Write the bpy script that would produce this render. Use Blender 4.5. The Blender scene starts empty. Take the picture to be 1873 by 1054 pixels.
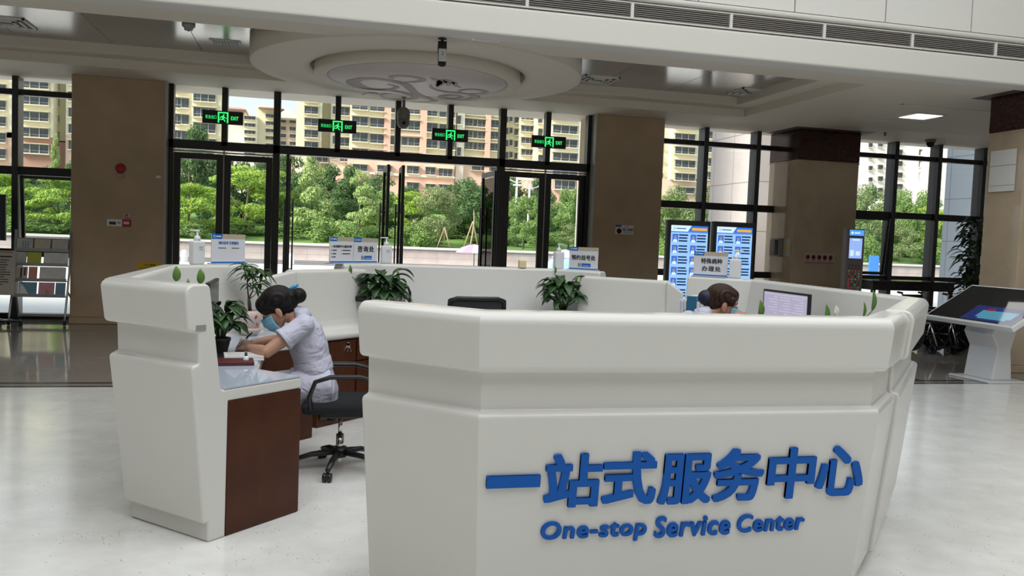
import bpy, bmesh, math, random
from mathutils import Matrix, Vector, Euler
random.seed(7)
C = bpy.context.scene.collection
SC = bpy.context.scene
PI = math.pi

# ---------------------------------------------------------------- camera, sky, sun, daylight, exposure
W, H, F = 1873.0, 1054.0, 1550.0
CAM_H, PITCH, ROLL, YAW = 1.55, 0.0570, 0.0381, 0.2388

def cam_axes():
    fw = Vector((0, math.cos(PITCH), -math.sin(PITCH))); rt = Vector((1, 0, 0)); up = rt.cross(fw)
    r2 = math.cos(ROLL) * rt + math.sin(ROLL) * up
    u2 = -math.sin(ROLL) * rt + math.cos(ROLL) * up
    Rz = Matrix.Rotation(-YAW, 3, 'Z')
    return Rz @ r2, Rz @ u2, Rz @ fw
CR, CU, CF = cam_axes()
cd = bpy.data.cameras.new('camera'); cam = bpy.data.objects.new('camera', cd); C.objects.link(cam)
cd.sensor_width = 36; cd.sensor_fit = 'HORIZONTAL'; cd.lens = F / W * 36; cd.clip_start = .05; cd.clip_end = 900
m = Matrix.Identity(4)
for i in range(3):
    m[i][0], m[i][1], m[i][2] = CR[i], CU[i], -CF[i]
m[2][3] = CAM_H
cam.matrix_world = m
SC.camera = cam

wd = bpy.data.worlds.new('sky'); SC.world = wd; wd.use_nodes = True
wn = wd.node_tree; wn.nodes.clear()
wo = wn.nodes.new('ShaderNodeOutputWorld'); bg = wn.nodes.new('ShaderNodeBackground')
tc = wn.nodes.new('ShaderNodeTexCoord'); sx = wn.nodes.new('ShaderNodeSeparateXYZ'); rp = wn.nodes.new('ShaderNodeValToRGB')
wn.links.new(tc.outputs['Generated'], sx.inputs[0]); wn.links.new(sx.outputs['Z'], rp.inputs[0])
rp.color_ramp.elements[0].position = 0.0; rp.color_ramp.elements[0].color = (.87, .92, .98, 1)
rp.color_ramp.elements[1].position = 0.6; rp.color_ramp.elements[1].color = (.72, .84, 1.0, 1)
wn.links.new(rp.outputs[0], bg.inputs[0]); bg.inputs[1].default_value = 1.2
wn.links.new(bg.outputs[0], wo.inputs[0])

sl = bpy.data.lights.new('sun', 'SUN'); sl.energy = 7.5; sl.angle = math.radians(25); sl.color = (1, .95, .86)
so = bpy.data.objects.new('sun', sl); C.objects.link(so)
so.rotation_euler = Vector((0.78, 0.38, -0.62)).to_track_quat('-Z', 'Y').to_euler()

# area lamp for the atrium's roof daylight, hung under the opaque panel in its opening
def skylight(x, y, z, sx_, sy_, e, col=(.955, .985, 1.0)):
    l = bpy.data.lights.new('skylight', 'AREA'); l.shape = 'RECTANGLE'; l.size = sx_; l.size_y = sy_; l.energy = e; l.color = col
    o = bpy.data.objects.new('skylight', l); C.objects.link(o); o.location = (x, y, z)
    return o
skylight(2.3, 0.9, 8.95, 13.5, 11, 1180)

SC.view_settings.view_transform = 'Standard'; SC.view_settings.look = 'None'
SC.view_settings.gamma = 1; SC.view_settings.use_curve_mapping = False
SC.view_settings.exposure = 0.0

# ---------------------------------------------------------------- helpers
def ray(px, py):
    return CR * ((px - W / 2) / F) - CU * ((py - H / 2) / F) + CF
def at(px, py, X=None, Y=None, Z=None, n=None, d=None):
    """the place seen at a photo pixel on a known plane of the room"""
    r = ray(px, py); o = Vector((0, 0, CAM_H))
    if Z is not None: t = (Z - CAM_H) / r.z
    elif Y is not None: t = Y / r.y
    elif X is not None: t = X / r.x
    else:
        n = Vector(n); t = (d - n.dot(o)) / n.dot(r)
    return o + r * t

MATS = {}
def mat(name, col, rough=.5, metal=0, spec=.5, emit=None, estr=0, noise=None, bump=None, coat=0, trans=0, sub=0):
    """noise = (scale, amount, second colour); bump = (scale, strength)"""
    if name in MATS: return MATS[name]
    M = bpy.data.materials.new(name); M.use_nodes = True
    nt = M.node_tree; b = nt.nodes['Principled BSDF']
    b.inputs['Base Color'].default_value = (*col, 1); b.inputs['Roughness'].default_value = rough
    b.inputs['Metallic'].default_value = metal; b.inputs['Specular IOR Level'].default_value = spec
    b.inputs['Coat Weight'].default_value = coat
    if coat: b.inputs['Coat Roughness'].default_value = .06
    if trans: b.inputs['Transmission Weight'].default_value = trans
    if sub:
        b.inputs['Subsurface Weight'].default_value = sub; b.inputs['Subsurface Radius'].default_value = (.012, .005, .003)
    if emit:
        b.inputs['Emission Color'].default_value = (*emit, 1); b.inputs['Emission Strength'].default_value = estr
    if noise or bump:
        t = nt.nodes.new('ShaderNodeTexCoord')
    if noise:
        sc, amt, c2 = noise
        n = nt.nodes.new('ShaderNodeTexNoise'); n.inputs['Scale'].default_value = sc; n.inputs['Detail'].default_value = 6
        r = nt.nodes.new('ShaderNodeValToRGB'); r.color_ramp.elements[0].position = .5 - amt; r.color_ramp.elements[1].position = .5 + amt
        r.color_ramp.elements[0].color = (*col, 1); r.color_ramp.elements[1].color = (*c2, 1)
        nt.links.new(t.outputs['Object'], n.inputs['Vector']); nt.links.new(n.outputs['Fac'], r.inputs[0]); nt.links.new(r.outputs[0], b.inputs['Base Color'])
    if bump:
        n2 = nt.nodes.new('ShaderNodeTexNoise'); n2.inputs['Scale'].default_value = bump[0]; n2.inputs['Detail'].default_value = 4
        bp = nt.nodes.new('ShaderNodeBump'); bp.inputs['Strength'].default_value = bump[1]; bp.inputs['Distance'].default_value = .01
        nt.links.new(t.outputs['Object'], n2.inputs['Vector']); nt.links.new(n2.outputs['Fac'], bp.inputs['Height']); nt.links.new(bp.outputs[0], b.inputs['Normal'])
    MATS[name] = M
    return M

def tiles(M, sx_, sz_, joint=.006, dark=.45, axes='xz', off=(0, 0)):
    """adds thin dark joints on a grid in world axes to a material's base colour"""
    nt = M.node_tree; b = nt.nodes['Principled BSDF']
    src = b.inputs['Base Color'].links[0].from_socket if b.inputs['Base Color'].links else None
    g = nt.nodes.new('ShaderNodeNewGeometry'); s = nt.nodes.new('ShaderNodeSeparateXYZ'); nt.links.new(g.outputs['Position'], s.inputs[0])
    outs = []
    for ax, size, o in ((axes[0], sx_, off[0]), (axes[1], sz_, off[1])):
        a = nt.nodes.new('ShaderNodeMath'); a.operation = 'ADD'; a.inputs[1].default_value = 1000 * size + o
        mo = nt.nodes.new('ShaderNodeMath'); mo.operation = 'MODULO'; mo.inputs[1].default_value = size
        lt = nt.nodes.new('ShaderNodeMath'); lt.operation = 'LESS_THAN'; lt.inputs[1].default_value = joint
        nt.links.new(s.outputs[ax.upper()], a.inputs[0]); nt.links.new(a.outputs[0], mo.inputs[0]); nt.links.new(mo.outputs[0], lt.inputs[0]); outs.append(lt)
    mx = nt.nodes.new('ShaderNodeMath'); mx.operation = 'MAXIMUM'; nt.links.new(outs[0].outputs[0], mx.inputs[0]); nt.links.new(outs[1].outputs[0], mx.inputs[1])
    mix = nt.nodes.new('ShaderNodeMix'); mix.data_type = 'RGBA'
    nt.links.new(mx.outputs[0], mix.inputs['Factor'])
    c = b.inputs['Base Color'].default_value
    if src: nt.links.new(src, mix.inputs['A'])
    else: mix.inputs['A'].default_value = c
    mix.inputs['B'].default_value = (c[0] * dark, c[1] * dark, c[2] * dark, 1)
    nt.links.new(mix.outputs['Result'], b.inputs['Base Color'])
    return M

def glassmat(name, refl=.07, tint=(.93, .96, .95), rough=0.0):
    if name in MATS: return MATS[name]
    M = bpy.data.materials.new(name); M.use_nodes = True; nt = M.node_tree; nt.nodes.clear()
    o = nt.nodes.new('ShaderNodeOutputMaterial'); mx = nt.nodes.new('ShaderNodeMixShader')
    t = nt.nodes.new('ShaderNodeBsdfTransparent'); g = nt.nodes.new('ShaderNodeBsdfGlossy')
    t.inputs[0].default_value = (*tint, 1); g.inputs['Roughness'].default_value = rough
    lw = nt.nodes.new('ShaderNodeFresnel'); lw.inputs['IOR'].default_value = 1.28 if refl < .06 else 1.45
    nt.links.new(lw.outputs[0], mx.inputs[0]); nt.links.new(t.outputs[0], mx.inputs[1]); nt.links.new(g.outputs[0], mx.inputs[2]); nt.links.new(mx.outputs[0], o.inputs[0])
    MATS[name] = M
    return M

class MB:
    """collects shapes; build() links them as ONE mesh object"""
    def __init__(s): s.v = []; s.f = []; s.mi = []; s.sm = []; s.cur = 0
    def add(s, vs, fs, M=None, smooth=False):
        o = len(s.v)
        for v in vs:
            v = Vector(v); s.v.append(M @ v if M is not None else v)
        for f in fs:
            s.f.append([i + o for i in f]); s.mi.append(s.cur); s.sm.append(smooth)
        return s
    def b(s, x0, x1, y0, y1, z0, z1, M=None):
        v = [(x0, y0, z0), (x1, y0, z0), (x1, y1, z0), (x0, y1, z0), (x0, y0, z1), (x1, y0, z1), (x1, y1, z1), (x0, y1, z1)]
        return s.add(v, [(0, 3, 2, 1), (4, 5, 6, 7), (0, 1, 5, 4), (1, 2, 6, 5), (2, 3, 7, 6), (3, 0, 4, 7)], M)
    def prism(s, poly, z0, z1, M=None, smooth=False):
        n = len(poly); a = sum(poly[i][0] * poly[(i + 1) % n][1] - poly[(i + 1) % n][0] * poly[i][1] for i in range(n))
        if a < 0: poly = poly[::-1]
        v = [(x, y, z0) for x, y in poly] + [(x, y, z1) for x, y in poly]
        s.add(v, [list(range(n))[::-1], [i + n for i in range(n)]], M)
        o = len(s.v) - 2 * n
        for i in range(n):
            j = (i + 1) % n; s.f.append([o + i, o + j, o + j + n, o + i + n]); s.mi.append(s.cur); s.sm.append(smooth)
        return s
    def tube(s, pts, r, n=8, M=None, caps=True, flat=1.0, upv=(0, 0, 1)):
        pts = [Vector(p) for p in pts]; k = len(pts)
        rs = [r] * k if not isinstance(r, (list, tuple)) else r
        vs = []; ref = Vector(upv)
        for i, p in enumerate(pts):
            t = (pts[min(i + 1, k - 1)] - pts[max(i - 1, 0)]); t = t.normalized() if t.length > 1e-9 else Vector((0, 0, 1))
            a = ref - t * ref.dot(t)
            if a.length < 1e-3:
                a = Vector((1, 0, 0)) - t * t.x
                if a.length < 1e-3: a = Vector((0, 1, 0))
            a.normalize(); bb = t.cross(a); ref = a
            ri = rs[i]; ra, rb = ri if isinstance(ri, (list, tuple)) else (ri * flat, ri)
            for j in range(n):
                an = 2 * PI * j / n; vs.append(p + a * (math.cos(an) * ra) + bb * (math.sin(an) * rb))
        fs = []
        for i in range(k - 1):
            for j in range(n):
                j2 = (j + 1) % n; fs.append((i * n + j, i * n + j2, (i + 1) * n + j2, (i + 1) * n + j))
        s.add(vs, fs, M, True)
        o = len(s.v) - len(vs)
        if caps:
            for f in ([o + j for j in range(n)][::-1], [o + (k - 1) * n + j for j in range(n)]):
                s.f.append(f); s.mi.append(s.cur); s.sm.append(False)
        return s
    def lathe(s, prof, n=20, M=None, smooth=True):
        vs = []; fs = []
        for r, z in prof:
            for j in range(n):
                a = 2 * PI * j / n; vs.append((r * math.cos(a), r * math.sin(a), z))
        for i in range(len(prof) - 1):
            for j in range(n):
                j2 = (j + 1) % n; fs.append((i * n + j, i * n + j2, (i + 1) * n + j2, (i + 1) * n + j))
        s.add(vs, fs, M, smooth)
        o = len(s.v) - len(vs)
        for f, r in (([o + j for j in range(n)][::-1], prof[0][0]), ([o + (len(prof) - 1) * n + j for j in range(n)], prof[-1][0])):
            if r > 1e-4: s.f.append(f); s.mi.append(s.cur); s.sm.append(False)
        return s
    def ball(s, c, r, n=12, m_=8, M=None):
        r = r if isinstance(r, (tuple, list)) else (r, r, r)
        prof = [(math.sin(PI * i / m_), -math.cos(PI * i / m_)) for i in range(m_ + 1)]
        T = Matrix.Translation(Vector(c)) @ Matrix.Diagonal((*r, 1))
        return s.lathe(prof, n, (M @ T) if M is not None else T)
    def build(s, name, mats, parent=None, bevel=None, seg=2, angle=40, world=False, subsurf=0, remesh=None, smooth_it=0):
        me = bpy.data.meshes.new(name); me.from_pydata(s.v, [], s.f)
        mats = mats if isinstance(mats, (list, tuple)) else [mats]
        for x in mats: me.materials.append(x)
        for i, p in enumerate(me.polygons):
            p.material_index = s.mi[i]; p.use_smooth = s.sm[i]
        me.update()
        o = bpy.data.objects.new(name, me); C.objects.link(o)
        if parent is not None:
            o.parent = parent
            if world: o.matrix_parent_inverse = base_matrix(parent).inverted()
        if remesh:
            mo = o.modifiers.new('one_skin', 'REMESH'); mo.mode = 'VOXEL'; mo.voxel_size = remesh; mo.use_smooth_shade = True
            if smooth_it:
                mo = o.modifiers.new('even', 'SMOOTH'); mo.factor = .5; mo.iterations = smooth_it
        if bevel:
            mo = o.modifiers.new('edges', 'BEVEL'); mo.width = bevel; mo.segments = seg; mo.limit_method = 'ANGLE'; mo.angle_limit = math.radians(angle); mo.harden_normals = False
        if subsurf:
            mo = o.modifiers.new('round', 'SUBSURF'); mo.levels = subsurf; mo.render_levels = subsurf
        return o

def base_matrix(o):
    mm = Matrix.Translation(o.location) @ o.rotation_euler.to_matrix().to_4x4() @ Matrix.Diagonal((*o.scale, 1))
    return base_matrix(o.parent) @ o.matrix_parent_inverse @ mm if o.parent else mm

def tag(o, label=None, cat=None, group=None, kind=None):
    if label: o['label'] = label
    if cat: o['category'] = cat
    if group: o['group'] = group
    if kind: o['kind'] = kind
    return o
def thing(name, label, cat, loc=(0, 0, 0), rotz=0, group=None):
    o = bpy.data.objects.new(name, None); C.objects.link(o); o.location = loc; o.rotation_euler = (0, 0, rotz)
    o.empty_display_size = .1
    return tag(o, label, cat, group)
def dup(root, loc=None, rotz=None, label=None, group=None, scale=None):
    kids = {}
    for q in bpy.data.objects:
        if q.parent is not None: kids.setdefault(q.parent.name, []).append(q)
    def cp(o, par):
        c = o.copy(); C.objects.link(c)
        if par is not None: c.parent = par
        for ch in kids.get(o.name, []): cp(ch, c)
        return c
    r = cp(root, None)
    if loc is not None: r.location = loc
    if rotz is not None: r.rotation_euler = (0, 0, rotz)
    if scale is not None: r.scale = scale
    return tag(r, label, None, group)
def struct(o, label=None): return tag(o, label, None, None, 'structure')

def frame_m(origin, xdir, up=(0, 0, 1)):
    """local X = xdir, local Y = up, local Z = facing normal"""
    x = Vector(xdir).normalized(); u = Vector(up); u = (u - x * u.dot(x)).normalized(); z = x.cross(u)
    M = Matrix.Identity(4)
    for i in range(3): M[i][0], M[i][1], M[i][2], M[i][3] = x[i], u[i], z[i], origin[i]
    return M
_TM = {}
def text_into(mb, body, M, w=None, h=None, bold=.0, depth=.002, x0=0, y0=0, space=1.0, centre=False, shear=0):
    """adds lettering (local frame of M: x right, y up, z out) to a shape collection, fitted to w x h"""
    key = (body, bold, space, shear)
    if key not in _TM:
        cu = bpy.data.curves.new('lettering', 'FONT'); cu.body = body; cu.size = 1; cu.extrude = .5; cu.resolution_u = 4; cu.space_character = space; cu.shear = shear
        ob = bpy.data.objects.new('lettering', cu); C.objects.link(ob)
        dg = bpy.context.evaluated_depsgraph_get(); me = bpy.data.meshes.new_from_object(ob.evaluated_get(dg))
        vs = [v.co.copy() for v in me.vertices]; fs = [list(p.vertices) for p in me.polygons]
        bpy.data.objects.remove(ob); bpy.data.curves.remove(cu); bpy.data.meshes.remove(me)
        if bold:                     # heavier strokes: the outline laid over itself in a small circle
            n0 = len(vs); v0, f0 = vs, fs; vs = list(v0); fs = list(f0)
            for k, (dx, dy) in enumerate(((-1, -1), (1, -1), (1, 1), (-1, 1), (0, -1), (0, 1), (-1, 0), (1, 0))):
                d_ = Vector((dx, dy * .8, 0)) * bold; q_ = 1 - .012 * (k + 1)
                vs += [Vector((v.x + d_.x, v.y + d_.y, (v.z + .5) * q_ - .5)) for v in v0]; fs += [[i + n0 * (k + 1) for i in f] for f in f0]
        _TM[key] = (vs, fs)
    vs, fs = _TM[key]
    if not vs: return
    ax = min(v.x for v in vs); bx = max(v.x for v in vs); ay = min(v.y for v in vs); by = max(v.y for v in vs)
    kx = w / (bx - ax) if w else None; ky = h / (by - ay) if h else None
    kx = kx or ky; ky = ky or kx
    ox = x0 - ((bx - ax) * kx / 2 if centre else 0)
    mb.add([((v.x - ax) * kx + ox, (v.y - ay) * ky + y0, (v.z + .5) * depth) for v in vs], fs, M)

# ---------------------------------------------------------------- materials
WHITE = mat('white solid surface', (.70, .69, .655), .20, noise=(3, .3, (.685, .672, .637)))
WHITE2 = mat('white paint', (.74, .72, .67), .6)
CEIL = mat('ceiling plaster', (.76, .69, .585), .7)
COFFER = mat('glossy ceiling panel', (.42, .40, .37), .16, metal=.35, spec=.7)
FRAME = mat('black window frame', (.012, .012, .014), .35)
GREYF = mat('grey window frame', (.035, .042, .052), .3)
STONE = mat('beige marble', (.50, .37, .24), .09, noise=(2.2, .25, (.42, .31, .20)))
STONE2 = mat('beige marble light', (.53, .425, .30), .07, noise=(2.5, .2, (.45, .355, .25)))
RED = mat('dark red granite', (.055, .012, .008), .15, noise=(30, .1, (.02, .006, .005)))
WOOD = mat('red brown wood', (.078, .023, .008), .38, spec=.3, noise=(6, .2, (.055, .015, .005)))
BLACK = mat('black plastic', (.012, .012, .013), .4)
BLACKF = mat('black fabric', (.008, .009, .012), .85)
CHROME = mat('chrome', (.7, .7, .72), .15, metal=1)
BLUE = mat('blue lettering', (.004, .085, .40), .35)
GLASS = glassmat('window glass', .04, (.95, .97, .965))
DESKG = mat('desk glass', (.50, .56, .66), .04, spec=.6)
WPLAS = mat('white plastic', (.78, .79, .80), .35)
DGREY = mat('dark grey', (.045, .046, .05), .45)
GREYP = mat('grey plastic', (.30, .29, .28), .4)
# ================================================================ THE SETTING
S = 3.80            # soffit height
YB, YD, YW, YP = 9.05, 14.5, 14.9, 14.2     # bulkhead, doors, windows, pier fronts
# floor: cream terrazzo with fine dark flecks
FL = mat('terrazzo floor', (.76, .75, .73), .16, spec=.5)
nt = FL.node_tree; b = nt.nodes['Principled BSDF']; t = nt.nodes.new('ShaderNodeTexCoord')
n1 = nt.nodes.new('ShaderNodeTexNoise'); n1.inputs['Scale'].default_value = 3.2; n1.inputs['Detail'].default_value = 8; n1.inputs['Roughness'].default_value = .65
r1 = nt.nodes.new('ShaderNodeValToRGB'); r1.color_ramp.elements[0].position = .35; r1.color_ramp.elements[0].color = (.69, .685, .655, 1); r1.color_ramp.elements[1].position = .65; r1.color_ramp.elements[1].color = (.81, .805, .78, 1)
v1 = nt.nodes.new('ShaderNodeTexVoronoi'); v1.inputs['Scale'].default_value = 34
c1 = nt.nodes.new('ShaderNodeMath'); c1.operation = 'LESS_THAN'; c1.inputs[1].default_value = .15
n3 = nt.nodes.new('ShaderNodeTexNoise'); n3.inputs['Scale'].default_value = 5
c2 = nt.nodes.new('ShaderNodeMath'); c2.operation = 'GREATER_THAN'; c2.inputs[1].default_value = .56
mu = nt.nodes.new('ShaderNodeMath'); mu.operation = 'MULTIPLY'
mx = nt.nodes.new('ShaderNodeMix'); mx.data_type = 'RGBA'; mx.inputs['B'].default_value = (.36, .35, .31, 1)
L_ = nt.links.new
for n_ in (n1, v1, n3): L_(t.outputs['Object'], n_.inputs['Vector'])
L_(n1.outputs['Fac'], r1.inputs[0]); L_(v1.outputs['Distance'], c1.inputs[0]); L_(n3.outputs['Fac'], c2.inputs[0]); L_(c1.outputs[0], mu.inputs[0]); L_(c2.outputs[0], mu.inputs[1])
L_(mu.outputs[0], mx.inputs['Factor']); L_(r1.outputs[0], mx.inputs['A']); L_(mx.outputs['Result'], b.inputs['Base Color'])
tiles(FL, 1.2, 1.2, .003, .955, 'xy', (.3, .15))
FL2 = mat('dimmed marble floor', (.26, .235, .21), .07, noise=(1.3, .22, (.32, .295, .27)))  # marble beyond the stripe, darkened in colour for the weaker light there
tiles(FL2, .8, .8, .004, .8, 'xy')
struct(MB().b(-14, 22, -12, 8.70, -.12, 0).build('floor', FL))
struct(MB().b(-14, 22, 8.70, 15.1, -.12, 0).build('floor', FL2))
ST = mat('dark inlaid stone', (.045, .04, .042), .12)
for k, (y0, y1) in enumerate(((8.68, 8.75), (8.87, 8.95))):
    struct(MB().b(-14, 22, y0, y1, -.05, .0015).build('trim_%d' % (k + 1), ST))
struct(MB().b(7.2, 7.27, 8.95, 14.1, -.05, .0015).b(7.4, 7.46, 8.95, 14.1, -.05, .0015).build('trim_3', ST))

# soffit with the long coffer
cx0, cx1, cy0, cy1 = -9.0, 7.25, 10.08, 13.38
mb = MB()
mb.b(-14, 22, YB + .28, cy0, S, S + .5).b(-14, 22, cy1, 15.3, S, S + .5).b(cx1, 22, cy0, cy1, S, S + .5).b(-14, cx0, cy0, cy1, S, S + .5)
struct(mb.build('ceiling', CEIL, bevel=.012))
i_ = .34
mb = MB()
for (a, b_, c, d) in ((cx0, cx1, cy0, cy0 + i_), (cx0, cx1, cy1 - i_, cy1), (cx1 - i_, cx1, cy0 + i_, cy1 - i_), (cx0, cx0 + i_, cy0 + i_, cy1 - i_)):
    mb.b(a, b_, c, d, S + .13, S + .4)
struct(mb.build('trim_4', CEIL, bevel=.01))
PERF = mat('perforated ceiling panel', (.44, .42, .39), .22, metal=.35, spec=.7)
mb = MB()
x = cx0 + i_; k = 0
while x < cx1 - i_ - .05:
    x1 = min(x + 1.19, cx1 - i_)
    mb.cur = 1 if k % 3 == 1 else 0
    mb.b(x + .004, x1 - .004, cy0 + i_, cy1 - i_, S + .27, S + .31); x = x1; k += 1
mb.cur = 0; mb.b(cx0, cx1, cy0, cy1, S + .32, S + .36)
struct(mb.build('ceiling', [COFFER, PERF]))
struct(MB().b(-14, 22, YB + .3, 15.3, S + .5, S + .6).build('ceiling', WHITE2))

# bulkhead beam, grille slot and the white wall panels above it
mb = MB()
mb.b(-14, 22, YB, YB + .30, S - .06, 4.05).b(-14, 22, YB + .10, YB + .30, 4.05, 4.26).b(-14, 22, YB - .03, YB + .30, 4.26, 4.325)
struct(mb.build('trim_5', WHITE2, bevel=.03, seg=3))
mb = MB(); x = -13.94
k0 = (-13.94 - 4.255) / 1.222
x = 4.255 - 15 * 1.222
while x < 21:
    mb.b(x + .008, x + 1.214, YB + .0, YB + .03, 4.335, 9.0); x += 1.222
mb.cur = 1; mb.b(-14, 22, YB + .03, YB + .2, 4.325, 9.0)
struct(mb.build('wall_front', [mat('white wall panel', (.80, .785, .74), .4), DGREY]))
# hall walls, roof whose opening holds an opaque sun-blocking panel
wm = mat('hall wall', (.45, .42, .37), .35)
struct(MB().b(-14.2, -14, -12, 15.3, 0, 9.2).build('wall_left', wm))
struct(MB().b(22, 22.2, -12, 15.3, 0, 9.2).build('wall_right', wm))
struct(MB().b(-14.2, 22.2, -12.2, -12, 0, 9.2).build('wall_back', wm))
mb = MB(); mb.b(-14.2, -5.1, -12.2, YB + .2, 9.0, 9.3).b(8.7, 22.2, -12.2, YB + .2, 9.0, 9.3).b(-5.1, 8.7, -12.2, -4.9, 9.0, 9.3).b(-5.1, 8.7, 6.9, YB + .2, 9.0, 9.3)
struct(mb.build('ceiling', WHITE2))
mb = MB()
for k in range(8): mb.b(-5.1 + k * 1.96 - .05, -5.1 + k * 1.96 + .05, -4.9, 6.9, 9.1, 9.25)
for k in range(6): mb.b(-5.1, 8.7, -4.9 + k * 2.36 - .04, -4.9 + k * 2.36 + .04, 9.12, 9.23)
mb.cur = 1; mb.b(-5.1, 8.7, -4.9, 6.9, 9.26, 9.28)
struct(mb.build('window_9', [WHITE2, mat('opaque sun block', (.8, .8, .8), .5)]))  # opaque panel added to block the sun; the area lamp below gives the daylight
# front wall of the building above the glazing (seen from outside only)
struct(MB().b(-14.2, 22.2, 15.0, 15.3, S + .1, S + .6).build('wall_entrance', wm))

# stone piers and columns
def pier(x0, x1, y0, y1, cap=None, M=STONE):
    mb = MB(); top = cap if cap else S
    mb.b(x0, x1, y0, y1, .1, top)
    mb.b(x0 - .015, x1 + .015, y0 - .015, y1, 0, .1)
    if cap:
        mb.b(x0 - .012, x1 + .012, y0 - .012, y1 + .012, cap - .035, cap - .005)
        mb.cur = 1; mb.b(x0 - .005, x1 + .005, y0 - .005, y1 + .005, cap, S)
    return struct(mb.build('column', [M, RED], bevel=.012))
pier(-3.52, -2.17, YP, 15.1)
pier(4.86, 6.15, YP, 15.1)
pier(8.78, 10.08, 14.12, 15.1, cap=3.24, M=STONE2)
pier(10.08, 10.28, 14.45, 15.1)
pier(9.30, 10.6, 9.5, 10.15, cap=3.30, M=STONE2)
pier(14.2, 15.5, YP, 15.1, cap=3.24)
pier(-9.6, -8.3, YP, 15.1)
# light reveal strips between the piers and the entrance frame
RV = mat('pale aluminium reveal', (.42, .40, .36), .3)
struct(MB().b(-2.19, -2.165, YP - .012, 14.47, 0, S).build('trim_6', RV)); struct(MB().b(4.855, 4.88, YP - .012, 14.47, 0, S).build('trim_7', RV))
# dark sheets on the soffit paint the shade round the column heads
struct(MB().b(9.12, 10.78, 9.36, 10.33, S - .004, S + .02).build('trim_8', mat('ceiling shade', (.10, .085, .07), .6)))
struct(MB().b(8.6, 10.24, 13.9, 15.0, S - .004, S + .02).build('trim_9', MATS['ceiling shade']))

# ---- glazing
def window(n, x0, x1, mull, trans, Y=YW, zt=S + .1, parts=()):
    fr = MB()
    for xm in mull: fr.b(xm - .045, xm + .045, Y - .10, Y + .16, 0, zt)
    fr.cur = 1
    for z, hgt in trans:
        fr.b(x0, x1, Y - .06, Y + .05, z - hgt / 2, z + hgt / 2)
    fr.b(x0, x1, Y - .06, Y + .05, 0, .09)
    o = struct(fr.build('window_%d' % n, [GREYF, FRAME]))
    g = MB().b(x0, x1, Y - .004, Y + .004, .05, zt).build('glass', GLASS, o)
    return o
TR = ((3.50, .09), (2.33, .13), (1.05, .12))
w1 = window(1, -8.3, -3.52, (-4.47, -5.9, -7.3), ((3.56, .09), (2.34, .13), (1.05, .12)))
w2 = window(2, 6.15, 8.78, (7.27, 8.36), TR)
w3 = window(3, 10.28, 14.2, (11.42, 12.44, 13.52), TR)
w4 = window(4, 15.5, 21.9, (16.6, 17.8, 19.0, 20.2), TR)
w5 = window(5, -13.9, -9.6, (-10.8, -12), TR)
# tilted sashes standing open
def sash(par, x0, x1, z0, z1, ang):
    M = Matrix.Translation((0, YW - .07, z1)) @ Matrix.Rotation(ang, 4, 'X')
    mb = MB(); h = z1 - z0
    for a in ((x0, x0 + .05, -h, 0), (x1 - .05, x1, -h, 0), (x0, x1, -.05, 0), (x0, x1, -h, -h + .06)):
        mb.b(a[0], a[1], -.03, .02, a[2], a[3], M)
    mb.cur = 1; mb.b(x0 + .05, x1 - .05, -.004, .004, -h + .06, -.05, M)
    mb.cur = 0; mb.b((x0 + x1) / 2 - .05, (x0 + x1) / 2 + .05, -.06, -.03, -h + .02, -h + .06, M)
    return mb.build('sash', [FRAME, GLASS], par)
sash(w1, -4.40, -3.56, 1.12, 2.27, .10); sash(w3, 10.34, 11.35, 1.12, 2.27, .10)

# entrance: frame with upper lights
XM = [-2.15, -1.33, -.52, .45, 1.44, 2.33, 3.25, 4.06, 4.84]
ZT = 2.87
mb = MB()
for i, xm in enumerate(XM):
    big = i in (0, 2, 6, 8)
    mb.b(xm - (.055 if big else .045), xm + (.055 if big else .045), YD - .09, YD + .09, 0 if big else ZT, S + .1)
mb.b(-2.17, 4.86, YD - .09, YD + .09, ZT - .07, ZT + .07)
mb.b(-.36, -.31, YD - .05, YD + .05, 0, ZT).b(3.17, 3.2, YD - .05, YD + .05, 0, ZT)
ent = struct(mb.build('window_6', FRAME, bevel=.006))
mb = MB().b(-2.15, 4.84, YD - .004, YD + .004, ZT + .05, S + .1)
mb.build('glass', GLASS, ent)
RAIL = mat('satin black handle', (.02, .02, .022), .25)
def doorleaf(n, x0, x1, hinge, ang, wide=.085, handle=True, top=2.74):
    """framed glass leaf; hinge at x0 ('l') or x1 ('r'); ang swings it outwards"""
    w = x1 - x0
    o = MB()
    for a in ((0, wide, 0, top), (w - wide, w, 0, top), (wide, w - wide, top - .11, top), (wide, w - wide, 0, .16)):
        o.b(a[0], a[1], -.025, .025, a[2] + .015, a[3])
    hx = x0 if hinge == 'l' else x1
    ob = struct(o.build('door_%d' % n, FRAME, bevel=.004))
    if hinge == 'r':
        ob.location = (x1, YD, 0); ob.rotation_euler = (0, 0, PI - (-ang)) if False else (0, 0, 0)
        Mx = Matrix.Translation((-w, 0, 0))
        ob.data.transform(Mx); off = -w
        ob.rotation_euler = (0, 0, -ang)
    else:
        ob.location = (x0, YD, 0); ob.rotation_euler = (0, 0, ang); off = 0
    MB().b(off + wide, off + w - wide, -.004, .004, .16, top - .11).build('glass', GLASS, ob)
    if handle:
        hx = off + (w - wide - .09 if hinge == 'l' else wide + .09)
        h = MB()
        for s in (-1, 1):
            h.tube([(hx, s * .07, .75), (hx, s * .07, 2.1)], .014, 8)
            for z in (.9, 1.95): h.tube([(hx, 0, z), (hx, s * .07, z)], .009, 6)
        h.build('handle', RAIL, ob)
    return ob
doorleaf(1, -2.09, -1.345, 'l', 0, .10, False); doorleaf(2, -1.325, -.58, 'r', 0, .10, False)
doorleaf(3, -.31, .50, 'l', math.radians(91), .06); doorleaf(4, .50, 1.31, 'r', math.radians(90), .06)
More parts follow.
